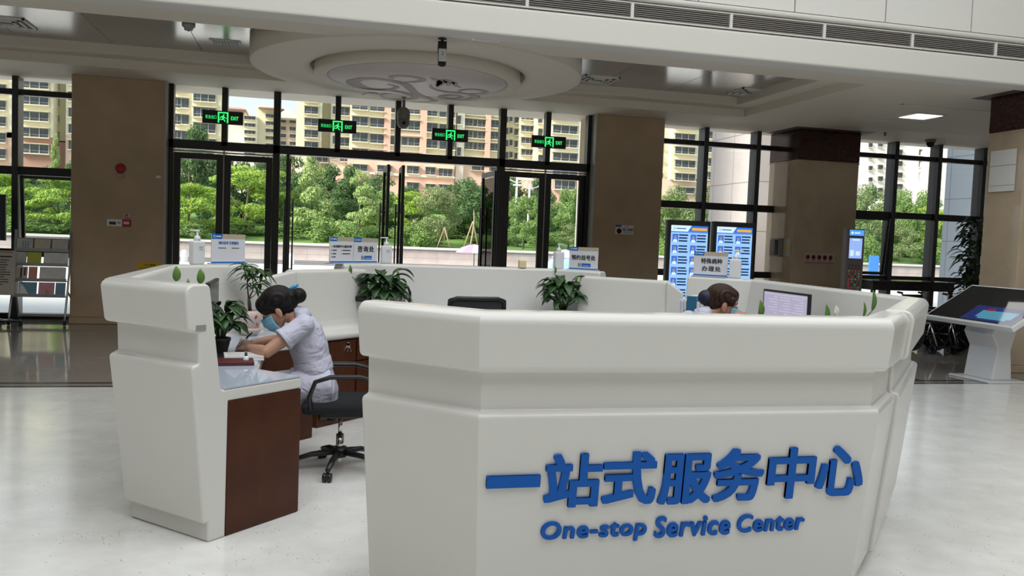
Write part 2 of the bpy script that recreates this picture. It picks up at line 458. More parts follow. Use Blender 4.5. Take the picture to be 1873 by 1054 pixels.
doorleaf(5, 1.56, 2.36, 'l', math.radians(88), .06); doorleaf(6, 2.36, 3.17, 'r', math.radians(85), .06)
doorleaf(7, 3.31, 4.045, 'l', 0, .10, False); doorleaf(8, 4.065, 4.785, 'r', 0, .10, False)
struct(MB().b(-1.343, -1.327, YD - .03, YD + .03, .02, ZT - .07).b(4.047, 4.063, YD - .03, YD + .03, .02, ZT - .07).b(-2.1, -.57, YD - .03, YD + .03, ZT - .115, ZT - .09).b(3.3, 4.79, YD - .03, YD + .03, ZT - .115, ZT - .09).build('trim_10', RV))
# ================================================================ THE SERVICE COUNTER (octagon of units)
XC, YC = 1.51, 5.58
DG = 2.7485                      # distance of the front-left diagonal's plinth plane from the origin
R2 = 2 ** -.5
# outward normals and plinth offsets from the centre for the eight sides
nrm = {'F': (0, -1), 'FL': (-R2, -R2), 'L': (-1, 0), 'BL': (-R2, R2), 'B': (0, 1), 'BR': (R2, R2), 'R': (1, 0), 'FR': (R2, -R2)}
apo = {'F': YC - 3.20, 'L': XC + .87, 'FL': (XC + YC) * R2 - DG}
apo['B'] = apo['F']; apo['R'] = 2.155; apo['BL'] = apo['BR'] = apo['FL']; apo['FR'] = apo['FL']
def vtx(a, b, u):
    """plan corner between two sides, u metres inward of the plinth face"""
    (a1, a2), (b1, b2) = nrm[a], nrm[b]; da, db = apo[a] - u, apo[b] - u
    det = a1 * b2 - a2 * b1
    return XC + (da * b2 - a2 * db) / det, YC + (a1 * db - da * b1) / det
def pt(side, s, u):
    """point on a side, s metres along (anticlockwise seen from above) from the foot of its normal"""
    n = nrm[side]; t_ = (-n[1], n[0]); d = apo[side] - u
    return XC + n[0] * d + t_[0] * s, YC + n[1] * d + t_[1] * s
def sweep(mb, stations, sec, smooth=False):
    """stations: functions u -> (x, y); sec: closed polygon of (u, z)"""
    k = len(sec); vs = []
    for st in stations:
        for u, z in sec: x, y = st(u); vs.append((x, y, z))
    fs = []
    for i in range(len(stations) - 1):
        for j in range(k):
            j2 = (j + 1) % k; fs.append((i * k + j, i * k + j2, (i + 1) * k + j2, (i + 1) * k + j))
    fs.append(list(range(k))[::-1]); fs.append([(len(stations) - 1) * k + j for j in range(k)])
    mb.add(vs, fs)
    return mb
SHELL = [(0, 0), (0, .10), (-.03, .10), (-.11, .885), (-.07, .895), (-.075, 1.052), (-.13, 1.052), (-.155, 1.28), (-.012, 1.28), (.066, .765), (.075, .752), (.612, .752), (.612, .69), (.112, .69), (.107, 0)]
def fillet(poly, rad, n=5):
    """rounds the corners of a section polygon; rad: {corner index: radius}"""
    out = []; k = len(poly)
    for i, p in enumerate(poly):
        r = rad.get(i, 0)
        if not r: out.append(p); continue
        p = Vector(p); a = (Vector(poly[i - 1]) - p); b_ = (Vector(poly[(i + 1) % k]) - p); la, lb = a.length, b_.length; a.normalize(); b_.normalize()
        an = a.angle(b_); t_ = min(r / math.tan(an / 2), la * .49, lb * .49); r = t_ * math.tan(an / 2); c = p + (a + b_).normalized() * (r / math.sin(an / 2))
        s0, s1 = p + a * t_, p + b_ * t_; v0, v1 = s0 - c, s1 - c
        for j in range(n + 1):
            v = v0.lerp(v1, j / n).normalized() * r; out.append(tuple(c + v))
    return out
CABN = [(.108, .004), (.108, .689), (.605, .689), (.605, .004)]
CABB = [(.108, .0), (.108, .059), (.58, .059), (.58, .0)]
GLS = [(.085, .7525), (.085, .7595), (.600, .7595), (.600, .7525)]
def recalc(o):
    bm = bmesh.new(); bm.from_mesh(o.data); bmesh.ops.recalc_face_normals(bm, faces=bm.faces); bm.to_mesh(o.data); bm.free()
    return o
def soft(o):
    for p_ in o.data.polygons: p_.use_smooth = True
    o.data.set_sharp_from_angle(angle=math.radians(24))
    mo = o.modifiers.new('even_shading', 'WEIGHTED_NORMAL'); mo.keep_sharp = True; mo.weight = 80
def unit(label, stations, base, cab_st=None, sec=SHELL):
    t = thing('service_counter', label, 'counter', (*base, 0))
    sec = fillet(sec, {2: .012, 3: .022, 4: .012, 6: .026, 7: .046, 8: .030, 9: .02, 11: .022, 12: .012})
    o = recalc(sweep(MB(), stations, sec).build('shell', WHITE, t, bevel=.016, seg=3, angle=55, world=True))
    soft(o)
    cs = cab_st or stations
    recalc(sweep(MB(), cs, CABN).build('cabinet', WOOD, t, bevel=.004, angle=50, world=True))
    g = recalc(sweep(MB(), stations, GLS).build('glass_top', DESKG, t, world=True))
    return t
def P_(side, s): return lambda u: pt(side, s, u)
def V_(a, b): return lambda u: vtx(a, b, u)
# the foot of FL's normal: side runs from the L/FL corner to the FL/F corner
def s_of(side, x, y):
    n = nrm[side]; return (x - XC) * -n[1] + (y - YC) * n[0]
sL = s_of('FL', -.441, 4.328); sF = s_of('FL', .228, 3.50)
left_unit = unit('white counter unit left of the entrance gap, its end wood panel facing the hall',
    [P_('FL', sL), V_('L', 'FL'), V_('BL', 'L'), P_('BL', s_of('BL', -.47, 7.03))], (-.6, 5.3))
sR = s_of('FR', 2.76, 3.44)
front_unit = unit('long white counter in front with large blue lettering on its face',
    [P_('FL', sF), V_('FL', 'F'), V_('F', 'FR'), P_('FR', sR - .012)], (1.5, 3.5))
SH2 = [(u - .018 if u < 0 else u, z + (.006 if z > 1.2 else 0)) for u, z in SHELL]
def side_through(name, phi, lip):
    nrm[name] = (math.cos(phi), -math.sin(phi)); apo[name] = (lip[0] - XC) * nrm[name][0] + (lip[1] - YC) * nrm[name][1] - .173
q_ = pt('FR', sR, -.173)
side_through('FR2', math.radians(42.2), q_); side_through('R2', math.radians(3.4), (3.75, 4.54))
right_unit = unit('white counter unit on the right by the touch screen, with a monitor and lilies inside',
    [P_('FR2', s_of('FR2', *q_)), V_('FR2', 'R2'), V_('R2', 'BR'), P_('BR', s_of('BR', 3.28, 6.97))], (3.4, 5.6), sec=SH2)
back_unit = unit('white counter unit at the back, nearest the glass doors',
    [P_('BL', s_of('BL', .25, 7.70)), V_('B', 'BL'), V_('BR', 'B'), P_('BR', s_of('BR', 2.80, 7.70))][::1], (1.5, 7.7))

# lettering on the front face
BL3 = mat('blue raised letter', (.0012, .10, .44), .45, spec=.25)
slope = math.atan2(.08, .785)
def face(z, y0=3.09, z0=.885):     # the front panel leans: y on the face at height z
    return 3.20 - .03 - .08 * (z - .10) / .785
xl, xr = at(888, 880, Y=3.125).x, at(1574, 880, Y=3.125).x
zb, zt = .499, .724
tilt = Vector((0, -.08, .785)).normalized()
Mz = frame_m((0, face(.5), .5), (1, 0, 0), tilt)
chars = '一站式服务中心'
px = [(888, 986), (994, 1098), (1100, 1198), (1203, 1299), (1302, 1393), (1400, 1486), (1490, 1575)]
py = [(870, 889), (829, 926), (826, 921), (829, 920), (820, 915), (818, 910), (815, 905)]
for ch, (a, b_), (c, d) in zip(chars, px, py):
    m_ = (c + d) / 2
    x0 = at(a, m_, Y=3.125).x; x1 = at(b_, m_, Y=3.125).x
    z1 = at((a + b_) / 2, c, Y=face(.72)).z; z0 = at((a + b_) / 2, d, Y=face(.5)).z
    mb = MB(); k = 1 / tilt.z
    text_into(mb, ch, Mz, w=x1 - x0, h=(z1 - z0) * k, bold=.030 if ch != '一' else .03, depth=.014, x0=x0, y0=(z0 - .5) * k)
    mb.build('raised_character', BL3, front_unit, world=True)
words = (('One-stop', 988, 1181, 950, 992), ('Service', 1196, 1334, 941, 980), ('Center', 1347, 1469, 938, 971))
for w_, a, b_, c, d in words:
    m_ = (c + d) / 2; x0 = at(a, m_, Y=3.14).x; x1 = at(b_, m_, Y=3.14).x
    zl = at((a + b_) / 2, d, Y=face(.4)).z; zh = at((a + b_) / 2, c, Y=face(.42)).z
    if w_ == 'One-stop': zl -= 0
    mb = MB(); text_into(mb, w_, Mz, w=x1 - x0, h=(zh - zl) / tilt.z, bold=.026, depth=.012, x0=x0, y0=(zl - .5) / tilt.z, space=1.08, shear=.08)
    mb.build('raised_word', BL3, front_unit, world=True)
# small metal socket in the left unit's end
e = pt('FL', sL - .0, -.085)
dv = Vector((R2, R2, 0)); nv = Vector((R2, -R2, 0))
Ms = frame_m((e[0] , e[1] , 1.058), dv, (0, 0, 1))
MB().b(-.006, .05, -.002, .026, -.006, .003, Ms).build('socket', [GREYP], left_unit, world=True)

# inner screens closing the back corners, each with a worktop and drawers facing in
def screen(label, a, b_, din, base, tail):
    """a -> b_: plan ends of the screen's inner face, din: unit vector pointing to the sitter"""
    t = thing('counter_screen', label, 'counter', (*base, 0))
    a, b_ = Vector(a), Vector(b_); dr = (b_ - a); Ln = dr.length; dr.normalize()
    def st(s): return lambda u: tuple(a + dr * s + Vector(din) * u)
    sec = [(-.11, 0), (-.11, 1.24), (0, 1.24), (.06, .82), (.08, .752), (.31, .752), (.31, .69), (.10, .69), (.09, 0)]
    recalc(sweep(MB(), [st(0), st(Ln)], sec).build('shell', WHITE, t, bevel=.03, seg=4, angle=30, world=True))
    recalc(sweep(MB(), [st(.02), st(Ln - .02)], [(.095, .0), (.095, .689), (.275, .689), (.275, .0)]).build('cabinet', WOOD, t, bevel=.003, world=True))
    n3 = Vector((*din, 0)); d3 = Vector((*dr, 0))
    if n3.cross(Vector((0, 0, 1))).dot(d3) > 0: pass
    # drawers
    for k in range(2):
        s0, s1 = .04 + k * (Ln - .06) / 2, .02 + (k + 1) * (Ln - .06) / 2
        dw = recalc(sweep(MB(), [st(s0), st(s1)], [(.275, .50), (.275, .675), (.293, .675), (.293, .50)]).build('drawer', WOOD, t, bevel=.004, world=True))
        recalc(sweep(MB(), [st((s0 + s1) / 2 - .02), st((s0 + s1) / 2 + .02)], [(.293, .60), (.293, .64), (.306, .64), (.306, .60)]).build('lock', CHROME, dw, bevel=.004, world=False)).matrix_parent_inverse = base_matrix(t).inverted()
        dd = recalc(sweep(MB(), [st(s0), st(s1)], [(.275, .06), (.275, .49), (.293, .49), (.293, .06)]).build('drawer', WOOD, t, bevel=.004, world=True))
    # swooping wing towards the neighbouring unit
    tl = [Vector(q) for q in tail]; mb = MB(); k = 10; vs = []
    for i in range(k + 1):
        f = i / k; p = tl[0].lerp(tl[1], f); z = 1.24 - .10 * (f ** 1.1)
        nn = Vector((-(tl[1] - tl[0]).y, (tl[1] - tl[0]).x)).normalized() * .06
        vs += [(*(p - nn), 0), (*(p + nn), 0), (*(p + nn), z), (*(p - nn), z)]
    fs = [(i * 4 + j, i * 4 + (j + 1) % 4, i * 4 + 4 + (j + 1) % 4, i * 4 + 4 + j) for i in range(k) for j in range(4)] + [(0, 3, 2, 1), (4 * k, 4 * k + 1, 4 * k + 2, 4 * k + 3)]
    mb.add(vs, fs); recalc(mb.build('wing', WHITE, t, bevel=.02, seg=3, world=True))
    return t
ql, qr = 7.08, 9.98            # plan lines of the two screens (inner faces)
A1 = at(536, 505, n=(-1, 1, 0), d=ql); B1 = at(673, 500, n=(-1, 1, 0), d=ql)
scr_l = screen('low white screen with drawers behind the writing nurse', (A1.x, A1.y), (B1.x, B1.y), (R2, -R2), ((A1.x + B1.x) / 2, (A1.y + B1.y) / 2),
               ((A1.x + .02, A1.y + .03), (-.44, 6.93)))
A2 = at(1059, 507, n=(1, 1, 0), d=qr); B2 = at(1222, 517, n=(1, 1, 0), d=qr)
scr_r = screen('low white screen standing behind the row of files', (B2.x, B2.y), (A2.x, A2.y), (-R2, -R2), ((A2.x + B2.x) / 2, (A2.y + B2.y) / 2),
               ((B2.x, B2.y + .03), (3.22, 6.86)))
kq = at(637, 630, n=(-1, 1, 0), d=ql - .31 * math.sqrt(2))
mb = MB(); mb.lathe([(.014, -.002), (.016, 0), (.014, .002), (.012, 0), (.014, -.002)], 16, Matrix.Translation(kq) @ Matrix.Rotation(PI / 2, 4, 'X'))
for dx, a_ in ((-.012, .5), (.0, .1), (.010, -.3)): mb.tube([kq + Vector((dx, -.004, -.014)), kq + Vector((dx + math.sin(-a_) * .05, -.006, -.014 - .05 * math.cos(a_)))], .004, 6, flat=.4)
mb.build('keys', CHROME, scr_l, world=True)
# ================================================================ OUTSIDE: terrace, planter wall, lawn, houses, trees
PAV = mat('pale paving', (.74, .71, .67), .7, noise=(.5, .3, (.68, .65, .61)))
struct(MB().b(-60, 110, 15.3, 41.2, -.3, -.01).build('ground', PAV))
STEP = mat('dark granite step', (.028, .024, .03), .7)
mb = MB()
for k in range(4):
    mb.cur = 0; mb.b(-60, 110, 41.2 + k * 1.7, 41.2 + (k + 1) * 1.7, -.3, -.02)
    mb.cur = 1; mb.b(-60, 110, 41.2 + k * 1.7 + 1.4, 41.2 + (k + 1) * 1.7, -.3, -.018)
struct(mb.build('path', [STEP, PAV]))
SW = mat('weathered sandstone', (.46, .385, .35), .8, noise=(1.6, .2, (.55, .49, .455)))
tiles(SW, 2.4, .3, .02, .75, 'xz')
mb = MB(); mb.b(-60, 110, 48, 48.5, -.3, .80); mb.cur = 1; mb.b(-60, 110, 47.9, 48.6, .80, .92)
struct(mb.build('wall_planter', [SW, mat('wall coping', (.72, .68, .64), .7)]))
GRASS = mat('lawn grass', (.10, .20, .035), .9, noise=(.8, .2, (.16, .27, .05)))
vs = []; fs = []; nx, ny = 60, 14
def lawn_z(y): return .86 + max(0, y - 49.5) * .085
for j in range(ny + 1):
    for i in range(nx + 1):
        x = -60 + 170 * i / nx; y = 48.5 + 60 * (j / ny) ** 1.3
        vs.append((x, y, lawn_z(y) + .12 * math.sin(x * .7 + y) * (j > 0)))
for j in range(ny):
    for i in range(nx): fs.append((j * (nx + 1) + i, j * (nx + 1) + i + 1, (j + 1) * (nx + 1) + i + 1, (j + 1) * (nx + 1) + i))
struct(MB().add(vs, fs, smooth=True).build('ground', GRASS))
struct(MB().b(-250, 300, 108, 420, -.5, 1.2).build('ground', mat('far ground', (.25, .26, .2), .9)))

# portico columns of pale stone panels
PST = mat('pinkish stone panel', (.56, .50, .48), .45, noise=(3, .2, (.52, .46, .44)))
tiles(PST, 1.0, 1.15, .02, .45, 'yz', (.1, .35))
DST = mat('dark blue grey panel', (.13, .15, .18), .4)  # rightmost column's panels in a much darker blue grey
tiles(DST, 1.0, 1.15, .02, .45, 'yz', (.1, .35))
for (x0, x1) in ((6.45, 7.3), (10.02, 11.6), (17.1, 18.7)):
    mb = MB().b(x0, x1, 17.8, 20.1, -.05, 9.5).b(x0 - .06, x1 + .06, 17.74, 20.16, 4.62, 4.75)
    struct(mb.build('column', PST if x0 < 16 else DST))

# ---- apartment houses
WINM = [mat('window pane far', (.045, .055, .065), .25, spec=.4, noise=(.35, .12, (.16, .19, .22))), mat('window frame far', (.46, .42, .36), .6), mat('window hood', (.70, .64, .48), .7)]
def window_proto(n):
    mb = MB(); mb.b(0, 1, -.05, .0, 0, 1)
    mb.cur = 1
    for k in range(n + 1): mb.b(k / n - .016, k / n + .016, -.16, -.04, 0, 1)
    mb.b(0, 1, -.14, -.04, .0, .04).b(0, 1, -.14, -.04, .96, 1)
    if n > 1: mb.b(0, 1, -.12, -.04, .30, .335)
    mb.cur = 2; mb.b(-.04, 1.04, -.5, .0, -.10, 0)
    mb.b(-.05, 1.05, -.65, .0, 1.0, 1.06)
    o = mb.build('window', WINM); return o
WP = {}
def wall_col(name, c): return mat(name, c, .8, noise=(.15, .3, tuple(v * .93 for v in c)))
def house(label, Y, blocks, wins, base=(0, 0, 0)):
    """blocks: (px0, px1, ytop or None, ybot, mat, dy, depth, part name); wins: (px0, px1, [row y px (top, bottom)], panes)"""
    xm = sum(at((b[0] + b[1]) / 2, 250, Y=Y).x for b in blocks) / len(blocks)
    t = thing('street_apartment_building', label, 'building', (xm, Y, 0))
    done = {}
    for (p0, p1, yt, yb, M, dy, dep, nm) in blocks:
        pm = (p0 + p1) / 2; yy = Y + dy
        x0, x1 = at(p0, 260, Y=yy).x, at(p1, 260, Y=yy).x
        z1 = at(pm, yt, Y=yy).z if yt is not None else 40; z0 = at(pm, yb, Y=yy).z if yb is not None else 0
        MB().b(x0, x1, yy, yy + dep, z0, z1).build(nm, M, t, world=True)
    for (p0, p1, rows, n, dy) in wins:
        pm = (p0 + p1) / 2; yy = Y + dy
        for (yt, yb) in rows:
            if n not in WP:
                o = window_proto(n); WP[n] = o
            else:
                o = WP[n].copy(); C.objects.link(o)
            o.parent = t
            x0, x1 = at(p0, yt, Y=yy).x, at(p1, yt, Y=yy).x; z1, z0 = at(pm, yt, Y=yy).z, at(pm, yb, Y=yy).z
            o.location = Vector((x0, yy - .02, z0)) - t.location
            o.scale = (x1 - x0, 1.6, z1 - z0)
    return t
CRM = wall_col('cream render', (.80, .72, .50)); CRM2 = wall_col('pale cream render', (.84, .78, .62)); PNK = wall_col('salmon render', (.76, .47, .35))
PIN = wall_col('pinkish render', (.74, .56, .42)); BRN = wall_col('brown tile', (.42, .24, .17)); WHT = wall_col('off white render', (.86, .79, .74)); GRN = wall_col('olive render', (.50, .44, .27))
def rws(y0, n, pitch, hgt): return [(y0 + k * pitch, y0 + k * pitch + hgt) for k in range(n)]
house('cream block seen through the leftmost window, its lower storeys brown', 150,
    [(-60, 24, None, 250, CRM2, 0, 14, 'wall'), (36, 97, None, 250, CRM, -1.5, 14, 'wall'), (95, 128, None, 260, GRN, 1.5, 12, 'wall'), (120, 210, None, 250, CRM2, 0, 12, 'wall'),
     (-60, 24, 240, None, PIN, 0, 14, 'base_storey'), (36, 97, 250, None, BRN, -1.5, 14, 'base_storey'), (95, 128, 258, None, BRN, 1.5, 12, 'base_storey'), (120, 210, 250, None, PIN, 0, 12, 'base_storey')],
    [(-14, 12, rws(125, 6, 29.5, 18), 2, 0), (38, 90, rws(116, 6, 29.6, 17), 3, -1.5), (102, 109, rws(152, 4, 29.6, 14), 1, 1.5), (126, 142, rws(139, 5, 29.5, 17), 1, 0), (160, 200, rws(139, 5, 29.5, 17), 2, 0)])
house('cream tower end seen above the left pair of closed doors', 150,
    [(250, 353, None, 330, CRM2, 0, 14, 'wall'), (350, 403, None, 330, CRM, -1.2, 14, 'wall'), (250, 403, 328, None, BRN, .5, 13, 'base_storey')],
    [(319, 331, rws(149, 6, 30, 19), 2, 0), (333, 346, rws(150, 6, 30, 18), 1, 0), (354, 395, rws(140, 7, 28.5, 18), 3, -1.2), (270, 300, rws(149, 5, 30, 18), 2, 0)])
# the low pink-roofed block far off, with gables
Yf = 300
t = house('distant low block with pink roofs and arched gable windows under open sky', Yf,
    [(405, 448, 196, None, CRM2, 0, 14, 'wall'), (446, 470, 212, None, CRM2, -4, 14, 'wall'), (468, 503, 194, None, CRM, -2, 16, 'wall'), (500, 548, 213, None, PIN, 0, 14, 'wall')],
    [(447, 467, rws(213, 6, 13, 6.5), 3, -4), (486, 503, rws(209, 6, 13.5, 7), 2, -2), (513, 523, rws(218, 6, 13.5, 7), 1, 0), (530, 541, rws(219, 6, 13.5, 7), 2, 0), (412, 440, rws(209, 1, 14, 7), 2, 0)])
ROOF = mat('pink roof tile', (.50, .30, .26), .8)
for (p0, p1, yb, yt) in ((402, 450, 197, 191), (472, 520, 196, 190), (500, 550, 214, 199)):
    mb = MB(); a, b_ = at(p0, yb, Y=Yf - 6), at(p1, yb, Y=Yf - 6); zt_ = at((p0 + p1) / 2, yt, Y=Yf - 6).z; xm = (a.x + b_.x) / 2
    gable = p0 == 500
    w_ = .02 if gable else .3
    vs = [(a.x, Yf - 6, a.z), (b_.x, Yf - 6, a.z), (b_.x, Yf + 12, a.z), (a.x, Yf + 12, a.z), (xm - (b_.x - a.x) * w_, Yf - (6 if gable else 0), zt_), (xm + (b_.x - a.x) * w_, Yf - (6 if gable else 0), zt_), (xm + (b_.x - a.x) * w_, Yf + 8, zt_), (xm - (b_.x - a.x) * w_, Yf + 8, zt_)]
    mb.add(vs, [(0, 1, 5, 4), (1, 2, 6, 5), (2, 3, 7, 6), (3, 0, 4, 7), (4, 5, 6, 7), (3, 2, 1, 0)])
    mb.build('roof', CRM2 if gable else ROOF, t, world=True)
R29 = lambda y, n=4: rws(y, n, 29.2, 17)
house('tall cream and salmon tower filling the view above the open doors', 150,
    [(541, 588, None, 335, CRM, -1.5, 14, 'wall'), (586, 606, None, 335, GRN, 1, 12, 'wall'), (604, 641, None, 335, CRM2, 0, 13, 'wall'), (639, 704, None, 292, CRM, -1, 14, 'wall'),
     (702, 714, None, 292, PNK, -1.6, 15, 'pilaster'), (712, 770, None, 292, CRM2, -.8, 14, 'wall'), (768, 780, None, 292, PNK, -1.6, 15, 'pilaster'), (778, 833, None, 292, CRM, -.8, 14, 'wall'),
     (700, 770, 240, 250, PIN, -1.2, 14, 'string_course'), (541, 640, 318, None, PNK, -2, 15, 'base_storey'), (638, 833, 290, None, PNK, -3.5, 17, 'base_storey'), (636, 834, 318, 322, CRM2, -3.9, 17, 'string_course')],
    [(557, 582, rws(152, 6, 21.5, 14), 2, -1.5), (609, 616, rws(168, 5, 27, 15), 1, 0), (622, 639, rws(168, 5, 28, 16), 2, 0), (644, 673, R29(155, 5), 2, -1), (677, 704, R29(158, 5), 2, -1),
     (714, 732, R29(161, 5), 1, -.8), (735, 745, R29(162, 5), 1, -.8), (747, 768, R29(163, 5), 2, -.8), (780, 800, R29(167, 5), 2, -.8), (804, 816, R29(169, 5), 1, -.8), (818, 832, R29(170, 5), 2, -.8),
     (645, 672, [(301, 313)], 2, -3.5), (690, 716, [(303, 315)], 2, -3.5), (744, 766, [(304, 318), (334, 347)], 2, -3.5), (778, 796, [(306, 320), (337, 348)], 2, -3.5), (802, 827, [(309, 323), (338, 352)], 3, -3.5), (568, 600, [(287, 297)], 3, -2)])
house('cream block with grey glazed balconies right of the open doors', 150,
    [(835, 849, None, 340, CRM2, -.5, 14, 'wall'), (847, 890, None, 290, CRM, .5, 13, 'wall'), (888, 897, None, 340, PNK, -.5, 14, 'pilaster'), (895, 918, None, 290, CRM, .5, 13, 'wall'), (847, 918, 290, None, PIN, .3, 13, 'base_storey')],
    [(836, 843, rws(183, 4, 29, 16), 1, -.5), (850, 864, rws(196, 4, 21.2, 14), 2, .5), (866, 872, rws(197, 4, 21.2, 14), 1, .5), (874, 889, rws(198, 4, 21.2, 14), 2, .5), (896, 914, rws(199, 4, 21.2, 14), 2, .5), (862, 914, [(304, 313)], 3, .3)])
house('cream stepped block behind the right pair of closed doors', 150,
    [(916, 952, None, 330, CRM, 3, 12, 'wall'), (950, 982, None, 330, CRM2, 1.5, 12, 'wall'), (980, 1004, None, 330, CRM, -1, 14, 'wall'), (1002, 1062, None, 300, CRM2, -2.5, 15, 'wall'), (968, 1062, 326, None, PNK, -3, 15, 'base_storey')],
    [(922, 929, rws(212, 4, 22, 13), 1, 3), (932, 937, rws(212, 5, 22, 11), 1, 3), (941, 948, rws(214, 4, 22, 12), 1, 3), (953, 976, rws(209, 5, 21.5, 11), 3, 1.5), (984, 992, rws(212, 4, 24, 14), 1, -1), (1011, 1056, rws(205, 5, 25, 15), 3, -2.5), (1014, 1052, [(330, 347)], 3, -3), (975, 988, [(335, 352)], 1, -3)])
house('cream block with bay windows seen left of the striped pink stone column', 150,
    [(1190, 1222, None, 350, CRM2, .5, 12, 'wall'), (1220, 1234, None, 350, GRN, 2, 12, 'wall'), (1230, 1276, None, 330, CRM, -1.5, 14, 'wall'), (1274, 1330, None, 330, CRM2, -1, 14, 'wall'), (1200, 1330, 330, None, PIN, -1, 13, 'base_storey')],
    [(1234, 1271, rws(221, 5, 24.2, 13), 3, -1.5), (1285, 1314, rws(214, 5, 25.2, 15), 3, -1), (1202, 1212, rws(221, 5, 24, 14), 1, .5), (1236, 1270, [(343, 354)], 2, -1), (1284, 1312, [(341, 353)], 2, -1)])
house('white block with small dark windows beyond the right hand bay', 215,
    [(1560, 1628, None, None, WHT, 0, 14, 'wall'), (1626, 1700, None, None, WHT, 2, 14, 'wall'), (1698, 1760, None, None, WHT, -1, 14, 'wall')],
    [(1588, 1595, rws(262, 5, 21, 8), 1, 0), (1605, 1614, rws(260, 5, 21, 9), 1, 0), (1640, 1650, rws(253, 6, 21, 10), 1, 2), (1680, 1687, rws(253, 6, 21, 11), 1, 2), (1691, 1694, rws(254, 6, 21, 10), 1, 2), (1702, 1716, rws(255, 6, 21, 11), 2, -1), (1740, 1752, rws(256, 6, 21, 11), 1, -1)])

# ---- trees
def leafmat(name, c0, c1):
    M = bpy.data.materials.new(name); M.use_nodes = True; nt = M.node_tree; b = nt.nodes['Principled BSDF']; out = nt.nodes['Material Output']
    b.inputs['Roughness'].default_value = .55; b.inputs['Specular IOR Level'].default_value = .25
    g = nt.nodes.new('ShaderNodeNewGeometry'); r = nt.nodes.new('ShaderNodeValToRGB'); r.color_ramp.elements[0].color = (*c0, 1); r.color_ramp.elements[1].color = (*c1, 1)
    nt.links.new(g.outputs['Random Per Island'], r.inputs[0]); nt.links.new(r.outputs[0], b.inputs['Base Color'])
    tr = nt.nodes.new('ShaderNodeBsdfTranslucent'); mx = nt.nodes.new('ShaderNodeMixShader'); mx.inputs[0].default_value = .32
    nt.links.new(r.outputs[0], tr.inputs[0]); nt.links.new(b.outputs[0], mx.inputs[1]); nt.links.new(tr.outputs[0], mx.inputs[2]); nt.links.new(mx.outputs[0], out.inputs[0])
    return M
LM = {'dark': leafmat('dark leaves', (.06, .13, .045), (.16, .26, .09)), 'bright': leafmat('yellow green leaves', (.20, .34, .05), (.46, .60, .11)),
      'mid': leafmat('mid green leaves', (.14, .25, .06), (.32, .45, .15)), 'feather': leafmat('pale feathery leaves', (.24, .36, .11), (.48, .60, .24)), 'olive': leafmat('olive leaves', (.15, .21, .08), (.34, .41, .18))}
BARK = mat('tree bark', (.12, .09, .065), .9, noise=(4, .2, (.2, .16, .12)))
def crown(mb, blobs, n, size, rnd, flat=0.0):
    tot = sum(b[1][0] * b[1][1] + b[1][2] * b[1][0] for b in blobs)
    for (c, r) in blobs:
        k = int(n * (r[0] * r[1] + r[2] * r[0]) / tot)
        for _ in range(k):
            v = Vector((rnd.gauss(0, 1), rnd.gauss(0, 1), rnd.gauss(0, 1))).normalized()
            q = rnd.uniform(.72, 1.05)
            p = Vector((c[0] + v.x * r[0] * q, c[1] + v.y * r[1] * q, c[2] + v.z * r[2] * q))
            nn = (v + Vector((rnd.uniform(-1, 1), rnd.uniform(-1, 1), rnd.uniform(-.4, 1.2))) * .75 + Vector((0, 0, flat))).normalized()
            a = nn.orthogonal().normalized(); a = Matrix.Rotation(rnd.uniform(0, 6.28), 3, nn) @ a; b_ = nn.cross(a)
            s_ = size * rnd.uniform(.6, 1.25)
            mb.add([p - a * s_, p + b_ * s_ * .45 - nn * s_ * .12, p + a * s_, p - b_ * s_ * .45 - nn * s_ * .12], [(0, 1, 2, 3)])
